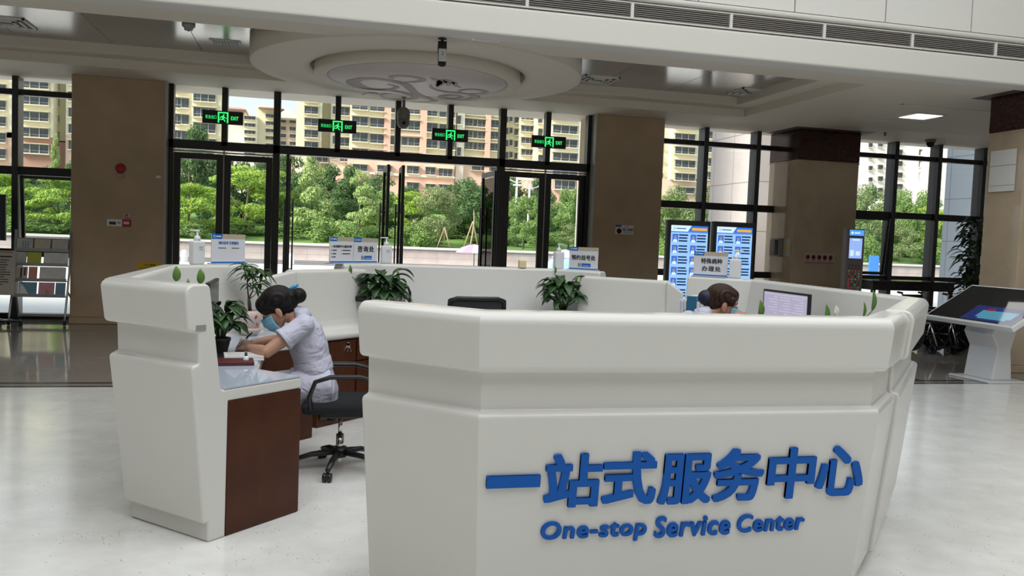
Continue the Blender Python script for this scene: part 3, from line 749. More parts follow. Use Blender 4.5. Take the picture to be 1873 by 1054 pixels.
def tree_proto(kind, seed):
    """unit tree: 1 m tall, about 1 m wide"""
    rnd = random.Random(seed); blobs = []; tr = MB()
    if kind == 'feather':
        for k in range(26):
            z = .22 + .76 * k / 25; w = .34 * (1 - z) ** .6 + .03; a = rnd.uniform(0, 6.28)
            blobs.append(((w * .8 * math.cos(a), w * .8 * math.sin(a), z), (.15 * (1.15 - z) + .04, .15 * (1.15 - z) + .04, .055)))
        n, s, M = 5200, .024, LM['feather']; tr.tube([(0, 0, 0), (.01, 0, .5), (0, 0, .95)], [.02, .013, .004], 6)
    elif kind == 'bright':
        for k in range(26):
            z = .14 + .80 * rnd.random(); w = .46 * math.sqrt(max(.05, 1 - ((z - .5) / .5) ** 2)); a = rnd.uniform(0, 6.28); q = rnd.uniform(.3, 1)
            blobs.append(((w * q * math.cos(a), w * q * math.sin(a), z), (rnd.uniform(.14, .22), rnd.uniform(.14, .22), .055)))
        n, s, M = 6000, .027, LM['bright']; tr.tube([(0, 0, 0), (.03, 0, .3), (.0, .02, .7)], [.028, .02, .006], 6).tube([(.03, 0, .3), (-.2, .05, .6)], [.014, .004], 5).tube([(.02, 0, .25), (.22, -.04, .55)], [.014, .004], 5)
    elif kind == 'round':
        for k in range(24):
            a = rnd.uniform(0, 6.28); z = .26 + .67 * rnd.random(); w = .42 * math.sqrt(max(.05, 1 - ((z - .58) / .42) ** 2)); q = math.sqrt(rnd.random())
            blobs.append(((w * q * math.cos(a), w * q * math.sin(a), z), (.13, .13, .10)))
        n, s, M = 6000, .024, LM['mid']; tr.tube([(0, 0, 0), (.01, 0, .3), (0, .01, .7)], [.026, .02, .006], 6).tube([(.01, 0, .3), (-.15, .03, .55)], [.012, .004], 5).tube([(.01, 0, .33), (.16, .0, .6)], [.012, .004], 5)
    elif kind == 'olive':
        for k in range(26):
            a = rnd.uniform(0, 6.28); z = .16 + .74 * rnd.random(); w = .42 * math.sqrt(max(.05, 1 - ((z - .5) / .52) ** 2)); q = math.sqrt(rnd.random())
            blobs.append(((w * q * math.cos(a), w * q * math.sin(a), z), (.15, .15, .11)))
        n, s, M = 6500, .022, LM['olive']; tr.tube([(0, 0, 0), (.01, 0, .5)], [.03, .01], 6)
    elif kind == 'shrub':
        for k in range(14):
            a = rnd.uniform(0, 6.28); q = rnd.uniform(.2, 1)
            blobs.append(((.36 * q * math.cos(a), .36 * q * math.sin(a), rnd.uniform(.2, .75)), (.22, .22, .2)))
        n, s, M = 1500, .045, LM['mid']; tr.tube([(0, 0, 0), (.02, 0, .4)], [.04, .02], 5)
    else:
        for k in range(30):
            a = rnd.uniform(0, 6.28); z = .10 + .84 * rnd.random(); w = .48 * math.sqrt(max(.04, 1 - ((z - .48) / .5) ** 2)); q = math.sqrt(rnd.random())
            blobs.append(((w * q * math.cos(a), w * q * math.sin(a), z), (rnd.uniform(.10, .19), rnd.uniform(.10, .19), rnd.uniform(.07, .12))))
        n, s, M = 7000, .025, LM['dark']; tr.tube([(0, 0, 0), (.01, 0, .35), (0, .02, .7)], [.03, .022, .006], 6).tube([(.01, 0, .3), (-.2, .05, .55)], [.015, .004], 5)
    t = thing('tree', 'x', 'tree')
    if kind == 'shrub': t.name = 'shrub'; t['category'] = 'shrub'
    cr = MB(); crown(cr, blobs, n, s, rnd, .3 if kind in ('bright', 'feather') else 0); cr.build('crown', M, t); tr.build('trunk', BARK, t)
    return t
PROT = {}
def plant_tree(px, ytop, Y, kind, wpx, label, group=None, seed=0):
    zt_ = at(px, ytop, Y=Y).z + .15; p = at(px, 440, Y=Y); zb_ = lawn_z(Y) - .05; hgt = zt_ - zb_; w = wpx * Y / F * 1.15
    key = (kind, seed % 2)
    if key not in PROT: PROT[key] = tree_proto(kind, 11 + seed % 2 + len(kind)); o = PROT[key]; tag(o, label, None, group)
    else: o = dup(PROT[key], label=label)
    if group: o['group'] = group
    o.location = (p.x, Y, zb_); o.scale = (w, w, hgt); o.rotation_euler = (0, 0, px * .37)
    return o
G_ = 'dark trees massed behind the lawn'
LD = 'dark green tree in the mass behind the lawn'
rnd = random.Random(5)
for px, yt in ((-40, 300), (20, 300), (75, 305), (125, 300), (300, 262), (345, 226), (395, 285), (440, 288), (480, 282), (520, 272), (560, 300), (605, 300), (645, 305), (690, 318), (735, 345), (780, 372), (852, 322), (893, 330), (930, 318), (975, 322), (1025, 352), (1060, 355), (1590, 334), (1640, 352), (1690, 358), (1735, 366), (1225, 352), (1320, 362)):
    plant_tree(px, yt + rnd.uniform(-4, 4), 62 + rnd.uniform(-2, 2), 'dark', 78, LD, G_, px)
for px, yt, Y, kind, w, lab in (
    (5, 318, 52, 'bright', 80, 'yellow green spreading tree at the left edge of the view'), (105, 322, 51, 'bright', 90, 'yellow green spreading tree beside the magazine rack window'), (100, 252, 60, 'feather', 30, 'tall thin tree in front of the brown storeys of the left block'),
    (60, 345, 54, 'mid', 90, 'mid green tree between two yellow green ones behind the tilted sash'),
    (345, 338, 51, 'bright', 96, 'bright yellow green tree behind the first closed door leaf'), (452, 306, 54, 'bright', 125, 'wide bright green tree behind the second closed door leaf'), (388, 345, 57, 'mid', 80, 'mid green tree behind the meeting stiles of the left doors'),
    (568, 284, 53, 'feather', 92, 'tall pale feathery tree behind the open left door'), (657, 318, 52, 'feather', 92, 'pale feathery tree nearer the middle of the open doors'), (613, 350, 58, 'dark', 80, 'dark rounded tree between the two pale feathery trees'),
    (532, 345, 55, 'mid', 66, 'mid green tree left of the tall feathery one'), (700, 352, 57, 'mid', 70, 'mid green tree behind the door edges in the centre'), (752, 352, 55, 'bright', 66, 'light green tree left of the olive round tree'), (801, 343, 51, 'olive', 92, 'dense olive green round tree left of the leaning trunk'), (850, 330, 56, 'dark', 90, 'dark leafy tree right of the olive round tree'), (872, 385, 55, 'mid', 50, 'small mid green tree beside the open right door'),
    (957, 362, 51, 'round', 70, 'round headed young tree behind the third closed door leaf'), (1040, 349, 52, 'round', 74, 'round headed young tree behind the fourth closed door leaf'), (1052, 412, 50.5, 'olive', 66, 'bushy olive tree low beside the stone column'), (990, 375, 57, 'mid', 60, 'mid green tree seen past the stiles of the right doors'),
    (1262, 340, 52, 'olive', 118, 'large grey green tree left of the pink stone column'), (1215, 360, 55, 'mid', 60, 'mid green tree at the left edge of the second window'), (1602, 338, 52, 'olive', 96, 'large grey green tree behind the tall kiosk'), (1662, 350, 55, 'mid', 80, 'mid green tree behind the long dark table'), (1702, 372, 54, 'bright', 60, 'light green tree beside the blue grey column outside'), (1645, 415, 50.5, 'olive', 76, 'low grey green tree above the long table')):
    plant_tree(px, yt, Y, {'mid': 'round'}.get(kind, kind), w, lab, None, px)
for px, yt, Y, w, lab in ((592, 396, 50.5, 66, 'low shrub on the lawn left of the double sign'), (640, 408, 50, 62, 'low shrub above the double sign'), (342, 405, 50, 80, 'shrub behind the first sanitizer bottle'), (735, 415, 51, 44, 'low shrub just right of the central door edge'), (770, 410, 50, 50, 'shrub at the foot of the olive round tree'), (836, 424, 56, 60, 'low dark shrub on the lawn by the leaning trunk'),
                           (1590, 425, 50, 50, 'shrub behind the kiosk screen'), (1700, 430, 51, 66, 'shrub above the table beside the dark column'), (40, 395, 50, 80, 'shrub behind the white notice stand'), (110, 400, 51, 70, 'shrub behind the top of the magazine rack'), (1235, 420, 50, 70, 'shrub left of the first portrait display')):
    plant_tree(px, yt, Y, 'shrub', w, lab, None, px)

for px in list(range(-30, 140, 34)) + list(range(312, 1075, 31)) + [1222, 1256, 1290] + list(range(1592, 1730, 28)):
    plant_tree(px + rnd.uniform(-8, 8), at(px, 430, Y=54).y * 0 + 418 + (px - 600) * .028 + rnd.uniform(-9, 9), 54 + rnd.uniform(-2, 2.5), 'shrub', 62, 'low green shrub in the belt along the lawn', 'low shrubs along the lawn', px)
# leaning bare trunk with stakes, lamp posts, parasols and passers-by on the terrace
p = at(862, 462, Y=50)
t = thing('staked_trunk', 'pale leaning trunk held by stakes beside the open right door', 'tree', (p.x, 50, lawn_z(50) - .05))
MB().tube([(-.1, 0, 0), (.03, 0, .9), (.1, 0, 1.7), (.06, 0, 2.4)], [.06, .05, .035, .015], 7).build('trunk', mat('pale bark', (.42, .33, .25), .9), t)
for sx_ in (-.5, .45): MB().tube([(sx_, .1, 0), (.03, 0, 1.7)], .035, 6).build('stake', mat('stake wood', (.45, .34, .2), .8), t)
p = at(812, 460, Y=49.6)
t = thing('stake_tripod', 'small wooden tripod of tree stakes on the lawn edge', 'stakes', (p.x, 49.6, lawn_z(49.6) - .05))
for sx_, sy_ in ((-.45, 0), (.4, .1), (.05, .4)): MB().tube([(sx_, sy_, 0), (0, .1, 1.3)], .035, 6).build('stake', MATS['stake wood'], t)
LP_ = mat('white lamp post', (.75, .75, .76), .4)
for px, y0, lab in ((946, 322, 'white lamp post with twin arms behind the third door leaf'), (969, 335, 'thin white lamp post close to the red brick corner')):
    p = at(px, y0, Y=58); t = thing('lamp_post', lab, 'lamp post', (p.x, 58, lawn_z(58) - .05)); hz = p.z - lawn_z(58)
    MB().tube([(0, 0, 0), (0, 0, hz)], [.11, .07], 8).build('post', LP_, t)
    MB().tube([(-.7, 0, hz * .96), (0, 0, hz * .9), (.7, 0, hz * .96)], .04, 6).build('arm', LP_, t)
    for s_ in (-1, 1): MB().b(s_ * .9 - .28, s_ * .9 + .28, -.1, .1, hz * .95, hz * .98).build('lamp_head', LP_, t)
for px, lab in ((337, 'small white bollard on the paving left of the first sign'), (532, 'small white bollard on the paving between the left signs')):
    p = at(px, 472, Y=40.5); t = tag(MB().lathe([(.0, 0), (.16, 0), (.16, .42), (.12, .52), (0, .55)], 12, Matrix.Translation((p.x, 40.5, -.01))).build('bollard', LP_), lab, 'bollard')
def parasol(px, y, Y, cols, lab, r=1.15, hz=2.0):
    p = at(px, y, Y=Y); t = thing('parasol', lab, 'parasol', (p.x, Y, 0)); z = p.z
    n = 10
    for k in range(2):
        mb = MB()
        for i in range(n):
            if i % 2 != k: continue
            a0, a1 = 2 * PI * i / n, 2 * PI * (i + 1) / n; rings = []
            for q, dz in ((0, 0), (.35, -.06), (.7, -.2), (1, -.45)):
                rings.append([(r * q * math.cos(a), r * q * math.sin(a), z + dz) for a in (a0, (a0 + a1) / 2, a1)])
            vs = [v for rr in rings for v in rr]
            mb.add(vs, [(j * 3 + c_, j * 3 + c_ + 1, j * 3 + c_ + 4, j * 3 + c_ + 3) for j in range(3) for c_ in range(2)], smooth=True)
        mb.build('canopy', cols[k], t)
    MB().tube([(0, 0, 0), (0, 0, z)], .025, 6).build('pole', GREYP, t)
    return t
parasol(868, 447, 44, [mat('pink cloth', (.75, .25, .38), .7), mat('lilac cloth', (.45, .42, .75), .7)], 'pink and lilac parasol on the terrace behind the open right door', 1.0)
parasol(1034, 456, 43, [mat('violet cloth', (.35, .33, .65), .7), MATS['lilac cloth']], 'violet parasol between the two right closed door leaves', .7)
# a parked scooter under a blue cover
p = at(1042, 497, Y=24)
t = thing('scooter', 'parked scooter under a pale blue cover behind the right doors', 'scooter', (p.x, 24, -.01))
mb = MB()
for i, (x, z, r) in enumerate(((-.75, .55, .22), (-.45, .8, .28), (-.1, .78, .3), (.25, .78, .3), (.5, .95, .26), (.72, .75, .2))): mb.ball((x, 0, z), (r, r * .9, r), 12, 8)
mb.build('cover', mat('pale blue cloth', (.30, .50, .85), .7), t, remesh=.06, smooth_it=4)
for x in (-.65, .65): MB().lathe([(.12, -.05), (.27, -.05), (.27, .05), (.12, .05)], 18, Matrix.Translation((x, 0, .27)) @ Matrix.Rotation(PI / 2, 4, 'X')).build('wheel', BLACK, t)
# blue hoarding outside the right bay
p = at(1597, 482, Y=40)
t = tag(MB().b(p.x - .28, p.x + .28, 39.9, 40, -.01, p.z + .42).build('hoarding', mat('blue hoarding', (.05, .22, .65), .5)), 'blue hoarding board outside behind the tall kiosk', 'board')
# ================================================================ CEILING FITTINGS, GRILLES, SIGNS ON THE PIERS
MZ = (1.46, 11.95)
LIL = mat('lilac plaster', (.84, .75, .74), .6); MAU = mat('mauve relief', (.36, .30, .30), .6)
t = thing('ceiling_medallion', 'large round ceiling medallion with mauve swirls above the open doors', 'ceiling ornament', (*MZ, S))
prof = [(2.26, .29), (2.26, -.010), (2.24, -.013), (1.95, -.013), (1.94, -.009), (1.72, -.009), (1.60, -.006), (1.485, -.002), (1.478, .02), (1.475, .17), (.2, .19)]
MB().lathe(prof, 96).build('ring', CEIL, t)
To = Matrix.Translation((0, .04, 0)); DZ = -.088
MB().lathe([(1.42, .19), (1.42, .02), (1.43, DZ + .01), (1.42, DZ), (1.245, DZ - .002), (.01, DZ - .002)], 96, To).build('disc', CEIL, t)
MB().lathe([(1.25, DZ + .01), (1.25, DZ - .0035), (1.23, DZ - .0035), (1.23, DZ + .01)], 96, To).build('rim_line', MAU, t)
MB().lathe([(1.225, DZ + .01), (1.225, DZ - .0045), (.01, DZ - .0045)], 96, To).build('painted_panel', LIL, t)
def crop3(x, y): return at(590 + x / 5.062, 100 + y / 5.062, Z=S + DZ - .007)
def ribbon(mb, pts, ws, z0, z1):
    P = [Vector((p.x, p.y, 0)) for p in pts]; n = 14; Q = []; Ws = []
    for i in range(len(P) - 1):
        a, b_, c, d = P[max(i - 1, 0)], P[i], P[i + 1], P[min(i + 2, len(P) - 1)]
        for k in range(n):
            u = k / n; Q.append(.5 * ((2 * b_) + (c - a) * u + (2 * a - 5 * b_ + 4 * c - d) * u * u + (3 * b_ - a - 3 * c + d) * u ** 3)); Ws.append(ws[i] + (ws[i + 1] - ws[i]) * u)
    Q.append(P[-1]); Ws.append(ws[-1]); vs = []
    for i, q in enumerate(Q):
        tg = (Q[min(i + 1, len(Q) - 1)] - Q[max(i - 1, 0)]).normalized(); nn = Vector((-tg.y, tg.x, 0)) * Ws[i]
        for s_, z in ((-1, z0), (1, z0), (1, z1), (-1, z1)): v = q + nn * s_; vs.append((v.x - MZ[0], v.y - MZ[1], z))
    m_ = len(Q); fs = [(i * 4 + j, i * 4 + (j + 1) % 4, i * 4 + 4 + (j + 1) % 4, i * 4 + 4 + j) for i in range(m_ - 1) for j in range(4)] + [(3, 2, 1, 0), (4 * m_ - 4, 4 * m_ - 3, 4 * m_ - 2, 4 * m_ - 1)]
    mb.add(vs, fs)
def auto_w(n, mx, lo=.008):
    return [lo + (mx - lo) * math.sin(PI * min(1, max(0, i / (n - 1)))) ** .8 for i in range(n)]
sw_ = ([(600, 275), (650, 285), (690, 300), (640, 318), (540, 322), (440, 316), (370, 298), (315, 270), (300, 245), (350, 228), (450, 222), (570, 232), (690, 255), (770, 280), (815, 318), (850, 352), (920, 385), (1000, 415), (1045, 428), (980, 437), (880, 437), (820, 434)],
       [(272, 232), (238, 240), (240, 265), (290, 290), (380, 313), (500, 325), (640, 335), (760, 355), (845, 382), (852, 402), (790, 413), (690, 412), (590, 405), (548, 385), (570, 366), (640, 361)],
       [(370, 372), (400, 358), (460, 357), (520, 366)], [(700, 262), (800, 256), (900, 247), (922, 232), (860, 210), (760, 198), (660, 200), (630, 211), (655, 222)],
       [(1010, 278), (1000, 295), (1040, 320), (1140, 345), (1260, 355), (1380, 375), (1420, 396), (1370, 413), (1270, 418), (1160, 410), (1102, 396), (1115, 382), (1180, 376), (1260, 381), (1288, 393), (1230, 403)],
       [(1262, 348), (1285, 331), (1360, 323), (1450, 328), (1512, 346), (1470, 362), (1370, 360)], [(1000, 214), (1050, 232), (1085, 258), (1055, 292)], [(1062, 302), (1085, 272), (1130, 240), (1185, 262), (1150, 286)], [(1180, 262), (1222, 258), (1236, 292), (1282, 302)])
for pts, w_ in zip(sw_, (.075, .06, .025, .06, .065, .05, .05, .085, .04)):
    mb = MB(); ribbon(mb, [crop3(*q) for q in pts], auto_w(len(pts), w_), DZ - .0045, DZ - .010); mb.build('swirl', MAU, t)
# partly hidden second medallion further right
t2 = thing('ceiling_medallion', 'second round ceiling medallion half hidden by the right hand column', 'ceiling ornament', (14.6, 12.4, S))
MB().lathe([(2.24, .1), (2.24, -.10), (2.2, -.12), (1.72, -.12), (1.6, -.1), (1.42, -.02), (.2, .0)], 64).build('ring', CEIL, t2)
MB().lathe([(1.40, .0), (1.40, -.24), (1.22, -.25), (.01, -.25)], 64).build('disc', CEIL, t2)
MB().lathe([(1.10, -.24), (1.10, -.256), (.9, -.256), (.9, -.24)], 64).build('swirl', MAU, t2)

# linear grilles in the bulkhead
GR = mat('dark grille slot', (.012, .010, .010), .6)
proto = None
for k in range(-3, 11):
    x = 2.254 + 1.212 * k
    if proto is None:
        t = proto = thing('air_grille', 'long white louvred air grille set in the bulkhead band', 'air grille', (x, YB + .02, 4.155), 0, 'air grilles along the bulkhead')
        mb = MB()
        for a in ((.0, 1.212, -.092, -.078), (.0, 1.212, .078, .092), (.0, .018, -.08, .08), (1.194, 1.212, -.08, .08)): mb.b(a[0], a[1], -.015, .06, a[2], a[3])
        mb.build('frame', WHITE2, t)
        mb = MB()
        for i in range(7): z = -.066 + i * .022; mb.b(.018, 1.194, -.004, .05, z - .0032, z + .0032)
        mb.build('slat', mat('grille slat', (.36, .33, .31), .5), t)
        MB().b(.01, 1.2, .055, .075, -.085, .085).build('backing', GR, t)
    else: dup(proto, (x, YB + .02, 4.155))

# ceiling lights, diffusers, detectors, sprinklers
EM = mat('lit diffuser', (.9, .9, .9), .5, emit=(1, .98, .94), estr=2.2)
p = at(1684, 212, Z=S)
t = thing('ceiling_light', 'bright square ceiling light panel right of the coffer', 'ceiling light', (p.x, p.y, S))
MB().b(-.30, .30, -.26, .26, -.012, .02).build('frame', WHITE2, t); MB().b(-.23, .23, -.22, .22, -.018, -.008).build('diffuser', EM, t)
mb = MB(); a0 = at(1580, 217, Z=S); a1 = at(1690, 196, Z=S)
for (xa, xb, ya, yb_) in ((8.6, 10.3, 11.10, 11.13), (8.6, 10.3, 12.55, 12.58), (8.6, 8.63, 11.1, 12.58)): mb.b(xa, xb, ya, yb_, S - .008, S + .01)
struct(mb.build('trim_11', WHITE2))
ZC = S + .27
def on_ceiling(name, px, py, z, lab, cat, grp, build):
    p = at(px, py, Z=z); t = thing(name, lab, cat, (p.x, p.y, z), 0, grp); build(t); return t
def b_diff(t):
    mb = MB()
    for r_ in (.28, .2, .12): 
        for a in ((-r_, r_, -r_, -r_ + .025), (-r_, r_, r_ - .025, r_), (-r_, -r_ + .025, -r_, r_), (r_ - .025, r_, -r_, r_)): mb.b(a[0], a[1], a[2], a[3], -.02 - (.28 - r_) * .05, .01)
    mb.build('louvre_frame', WHITE2, t); MB().b(-.26, .26, -.26, .26, -.004, .01).build('backing', DGREY, t)
for q, lab in (((12, 40), 'square air diffuser in the coffer at the far left'), ((1092, 145), 'square air diffuser in the coffer right of the medallion'), ((1372, 168), 'square air diffuser near the right end of the coffer')):
    on_ceiling('air_diffuser', *q, ZC, lab, 'air diffuser', 'square air diffusers', b_diff)
def b_vent(t):
    MB().b(-.2, .2, -.14, .14, -.012, .01).build('frame', WHITE2, t)
    mb = MB()
    for i in range(9): mb.b(-.165 + i * .038, -.145 + i * .038, -.11, .11, -.018, -.008)
    mb.build('slot', DGREY, t)
on_ceiling('ceiling_vent', 413, 77, ZC, 'small slotted return vent in the coffer left of the medallion', 'vent', None, b_vent)
def b_down(t):
    MB().lathe([(.02, .01), (.085, .01), (.085, -.012), (.06, -.012), (.055, .0), (.01, .0)], 24).build('trim_ring', WHITE2, t)
    MB().lathe([(.054, .002), (.054, -.004), (.01, -.004)], 20).build('lens', mat('downlight lens', (.7, .68, .62), .3), t)
for q, lab in (((276, 92), 'round downlight left of the slotted vent'), ((1154, 173), 'round downlight between the medallion and the right diffuser'), ((1328, 188), 'round downlight at the right end of the coffer'), ((22, 68), 'round downlight at the far left of the coffer')):
    on_ceiling('downlight', *q, ZC, lab, 'downlight', 'round downlights in the coffer', b_down)
def b_spr(t):
    MB().lathe([(.035, .005), (.035, -.004), (.012, -.01), (.01, -.05), (.03, -.052), (.03, -.056), (.001, -.058)], 14).build('head', mat('sprinkler bronze', (.12, .09, .06), .4, metal=.7), t)
    MB().tube([(-.02, 0, -.01), (-.03, 0, -.035), (-.01, 0, -.052)], .004, 5).tube([(.02, 0, -.01), (.03, 0, -.035), (.01, 0, -.052)], .004, 5).build('yoke', MATS['sprinkler bronze'], t)
for q, z, lab in (((441, 104), ZC, 'sprinkler head left of the medallion'), ((1352, 187), ZC, 'sprinkler head at the right end of the coffer'), ((1619, 243), S, 'sprinkler head above the right hand windows')):
    on_ceiling('sprinkler_head', *q, z, lab, 'sprinkler', None, b_spr)
def b_smoke(t):
    MB().lathe([(.08, .005), (.08, -.03), (.055, -.05), (.05, -.075), (.01, -.08)], 20).build('housing', GREYP, t)
    MB().lathe([(.012, -.078), (.012, -.088), (.001, -.09)], 10).build('indicator', DGREY, t)
on_ceiling('smoke_detector', 345, 44, ZC, 'smoke detector on the coffer panel beside the bulkhead', 'smoke detector', None, b_smoke)
on_ceiling('access_panel', 891, 68, S, 'pale square access panel in the soffit near the bullet camera', 'access panel', None, lambda t: (MB().b(-.16, .16, -.13, .13, -.02, .005).build('plate', WPLAS, t, bevel=.005), MB().b(-.13, .13, -.10, .10, -.023, -.018).build('inset', mat('access inset', (.62, .58, .58), .5), t)))
# two cameras and a dome
p = at(809, 70, Z=S)
t = thing('security_camera', 'bullet security camera hanging in front of the medallion', 'camera', (p.x, p.y, S), 0)
MB().lathe([(.05, .004), (.05, -.012), (.015, -.02), (.012, -.06), (.001, -.062)], 16).tube([(0, 0, -.05), (.012, -.02, -.09), (.01, -.03, -.13)], .011, 8).build('bracket', BLACK, t)
Mc = Matrix.Translation((.0, -.02, -.17)) @ Matrix.Rotation(math.radians(-6), 4, 'Z') @ Matrix.Rotation(math.radians(66), 4, 'X')
MB().b(-.045, .045, -.15, .10, -.045, .04, Mc).build('body', BLACK, t, bevel=.012)
sh_ = MB().b(-.040, .044, -.140, .028, .036, .050, Mc).build('sunshade', WPLAS, t, bevel=.008)
MB().b(-.050, .050, .03, .125, -.052, .054, Mc).build('rear_cap', BLACK, t, bevel=.006)
mb = MB()
for yy in (-.055, -.025): mb.lathe([(.007, 0), (.007, .0515), (.001, .0515)], 10, Mc @ Matrix.Translation((.004, yy, 0)))
mb.build('dot', BLACK, t)
MB().lathe([(.034, 0), (.034, .012), (.018, .016), (.001, .01)], 20, Mc @ Matrix.Translation((0, -.149, -.004)) @ Matrix.Rotation(PI / 2, 4, 'X')).build('lens', BLACK, t)
p = at(738, 215, Y=13.9); 
t = thing('dome_camera', 'grey pan-tilt dome camera on a short drop pipe beside the door mullion', 'camera', (p.x, 13.9, S))
zc = p.z - S
PTZ = mat('dome camera shell', (.20, .185, .165), .4)
MB().lathe([(.05, .0), (.05, -.02), (.026, -.025), (.026, zc + .17), (.045, zc + .16), (.09, zc + .13), (.105, zc + .06), (.105, zc - .02), (.10, zc - .03)], 24).build('housing', PTZ, t)
MB().lathe([(.10, zc - .03), (.102, zc - .09), (.085, zc - .14), (.05, zc - .175), (.001, zc - .185)], 24).build('dome', PTZ, t)
MB().lathe([(.032, 0), (.032, .015), (.02, .02), (.001, .016)], 18, Matrix.Translation((.0, -.088, zc - .10)) @ Matrix.Rotation(PI / 2 - .2, 4, 'X')).build('lens', BLACK, t)
p = at(1702, 258, Y=14.3)
t = thing('dome_camera', 'small dark dome camera under the soffit at the right hand windows', 'camera', (p.x, 14.3, S))
MB().lathe([(.1, .004), (.1, -.04), (.08, -.05)], 20).build('base', PTZ, t); MB().lathe([(.078, -.05), (.07, -.1), (.04, -.135), (.001, -.145)], 20).build('dome', BLACK, t)

# exit signs on the mullions
GRN_ = mat('green exit light', (.02, .5, .10), .5, emit=(.04, .95, .20), estr=1.15)
BLK = mat('exit sign black', (.004, .004, .004), .3)
def man(mb, M, s):
    """running figure, unit square scaled by s"""
    def q(pts): mb.prism([(x * s, y * s) for x, y in pts], 0, .002, M)
    mb.lathe([(.09 * s, 0), (.09 * s, .002), (.001, .002)], 12, M @ Matrix.Translation((.58 * s, .80 * s, 0)))
    q([(.30, .66), (.52, .72), (.66, .60), (.56, .40), (.42, .36), (.40, .56)])
    q([(.32, .68), (.38, .60), (.22, .42), (.14, .46)]); q([(.56, .68), (.64, .62), (.86, .46), (.80, .40), (.62, .52)])
    q([(.40, .42), (.54, .44), (.44, .24), (.10, .24), (.10, .32), (.36, .32)]); q([(.44, .44), (.58, .42), (.80, .12), (.70, .06)])
for px, py, lab in ((407.5, 215, 'green exit sign nearest the left pier'), (617, 231, 'green exit sign second from the left pier'), (823.5, 247.5, 'green exit sign right of the dome camera'), (1004, 260, 'green exit sign nearest the right pier')):
    p = at(px, py, Y=14.37); t = thing('exit_sign', lab, 'exit sign', (p.x, 14.40, p.z), 0, 'exit signs over the doors')
    MB().b(-.31, .31, -.035, .008, -.105, .105).build('housing', BLK, t, bevel=.004)
    M = frame_m((0, -.0352, 0), (1, 0, 0))
    mb = MB(); text_into(mb, '安全出口', M, w=.165, h=.058, bold=.0, x0=-.262, y0=-.03); text_into(mb, 'EXIT', M, w=.115, h=.058, bold=.012, x0=.125, y0=-.034)
    mb.build('lettering', GRN_, t)
    mb = MB(); M2 = frame_m((-.075, -.0352, -.085), (1, 0, 0))
    for a in ((0, .022, 0, .17), (.138, .16, 0, .17), (0, .16, .15, .17)): mb.add([(a[0], a[2], .001), (a[1], a[2], .001), (a[1], a[3], .001), (a[0], a[3], .001), (a[0], a[2], .003), (a[1], a[2], .003), (a[1], a[3], .003), (a[0], a[3], .003)], [(3, 2, 1, 0), (4, 5, 6, 7), (0, 1, 5, 4), (1, 2, 6, 5), (2, 3, 7, 6), (3, 0, 4, 7)], M2)
    man(mb, frame_m((-.067, -.0352, -.075), (1, 0, 0)), .14)
    mb.build('pictogram', GRN_, t)

# plates and signs on the piers
YF = YP
REDM = mat('signal red', (.40, .012, .015), .4); YEL = mat('yellow sign', (.62, .40, .015), .5); TXT = mat('printed black', (.015, .015, .016), .6); SWHITE = mat('sign white', (.74, .75, .80), .4)
SBLUE = mat('sign blue', (.005, .14, .52), .4); SGOLD = mat('sign beige', (.50, .43, .31), .5)
p = at(221, 308, Y=YF); t = thing('fire_bell', 'round red fire alarm bell high on the left pier', 'fire alarm', (p.x, YF, p.z))
MB().lathe([(.07, 0), (.075, .02), (.06, .045), (.02, .055), (.001, .055)], 28, frame_m((0, 0, 0), (1, 0, 0))).build('gong', REDM, t); MB().b(-.05, .04, -.03, .0, -.15, -.085).build('strobe', mat('strobe shell', (.42, .33, .28), .4), t, bevel=.006)
p = at(210, 407.5, Y=YF); t = thing('wall_switch', 'white control plate with dark display on the left pier', 'switch plate', (p.x, YF, p.z))
MB().b(-.11, .11, -.02, 0, -.055, .055).build('plate', WPLAS, t, bevel=.005); MB().b(-.075, .02, -.024, -.018, -.03, .015).build('display', BLACK, t); MB().b(.04, .085, -.024, -.018, -.012, .012).build('button', GREYP, t)
p = at(232, 408, Y=YF); t = thing('alarm_call_switch', 'red fire call point beside the white control plate', 'call point', (p.x, YF, p.z))
MB().b(-.058, .058, -.035, 0, -.055, .055).build('case', REDM, t, bevel=.006); MB().b(-.04, .04, -.038, -.034, -.02, .02).build('panel', mat('call point label', (.72, .55, .5), .5), t)
p = at(232, 396, Y=YF); t = thing('notice_sign', 'small pale notice above the red call point', 'sign', (p.x, YF, p.z))
MB().b(-.055, .055, -.006, 0, -.045, .045).build('plate', mat('small notice', (.50, .40, .34), .6), t); mb = MB(); mb.b(-.015, .015, -.008, -.005, .0, .03).b(-.035, .035, -.008, -.005, -.03, -.02); mb.build('print', REDM, t)
p = at(290, 324, Y=YF); tag(MB().b(p.x - .035, p.x + .035, YF - .04, YF, p.z - .02, p.z + .02).build('door_contact_box', WPLAS, bevel=.005), 'tiny white box near the right edge of the left pier', 'sensor box')
p = at(274, 490, Y=YF); t = thing('caution_sign', 'yellow caution sign low on the left pier behind the counter', 'sign', (p.x, YF, p.z))
MB().b(-.18, .18, -.008, 0, -.1, .09).build('plate', YEL, t)
mb = MB(); M = frame_m((0, -.008, 0), (1, 0, 0)); text_into(mb, '小心玻璃', M, w=.17, h=.032, x0=0, y0=.03, centre=True, bold=.01)
for z in (-.01, -.035): mb.b(-.14, .14, -.0095, -.008, z, z + .006)
mb.build('print', TXT, t)
p = at(1142, 420.5, Y=YF); t = thing('no_smoking_sign', 'white no smoking sign with blue tab on the middle pier', 'sign', (p.x, YF, p.z), math.radians(0))
MB().b(-.17, .17, -.008, 0, -.08, .08).build('plate', SWHITE, t)
MB().b(-.17, -.06, -.0095, -.007, .045, .08).build('blue_tab', SBLUE, t)
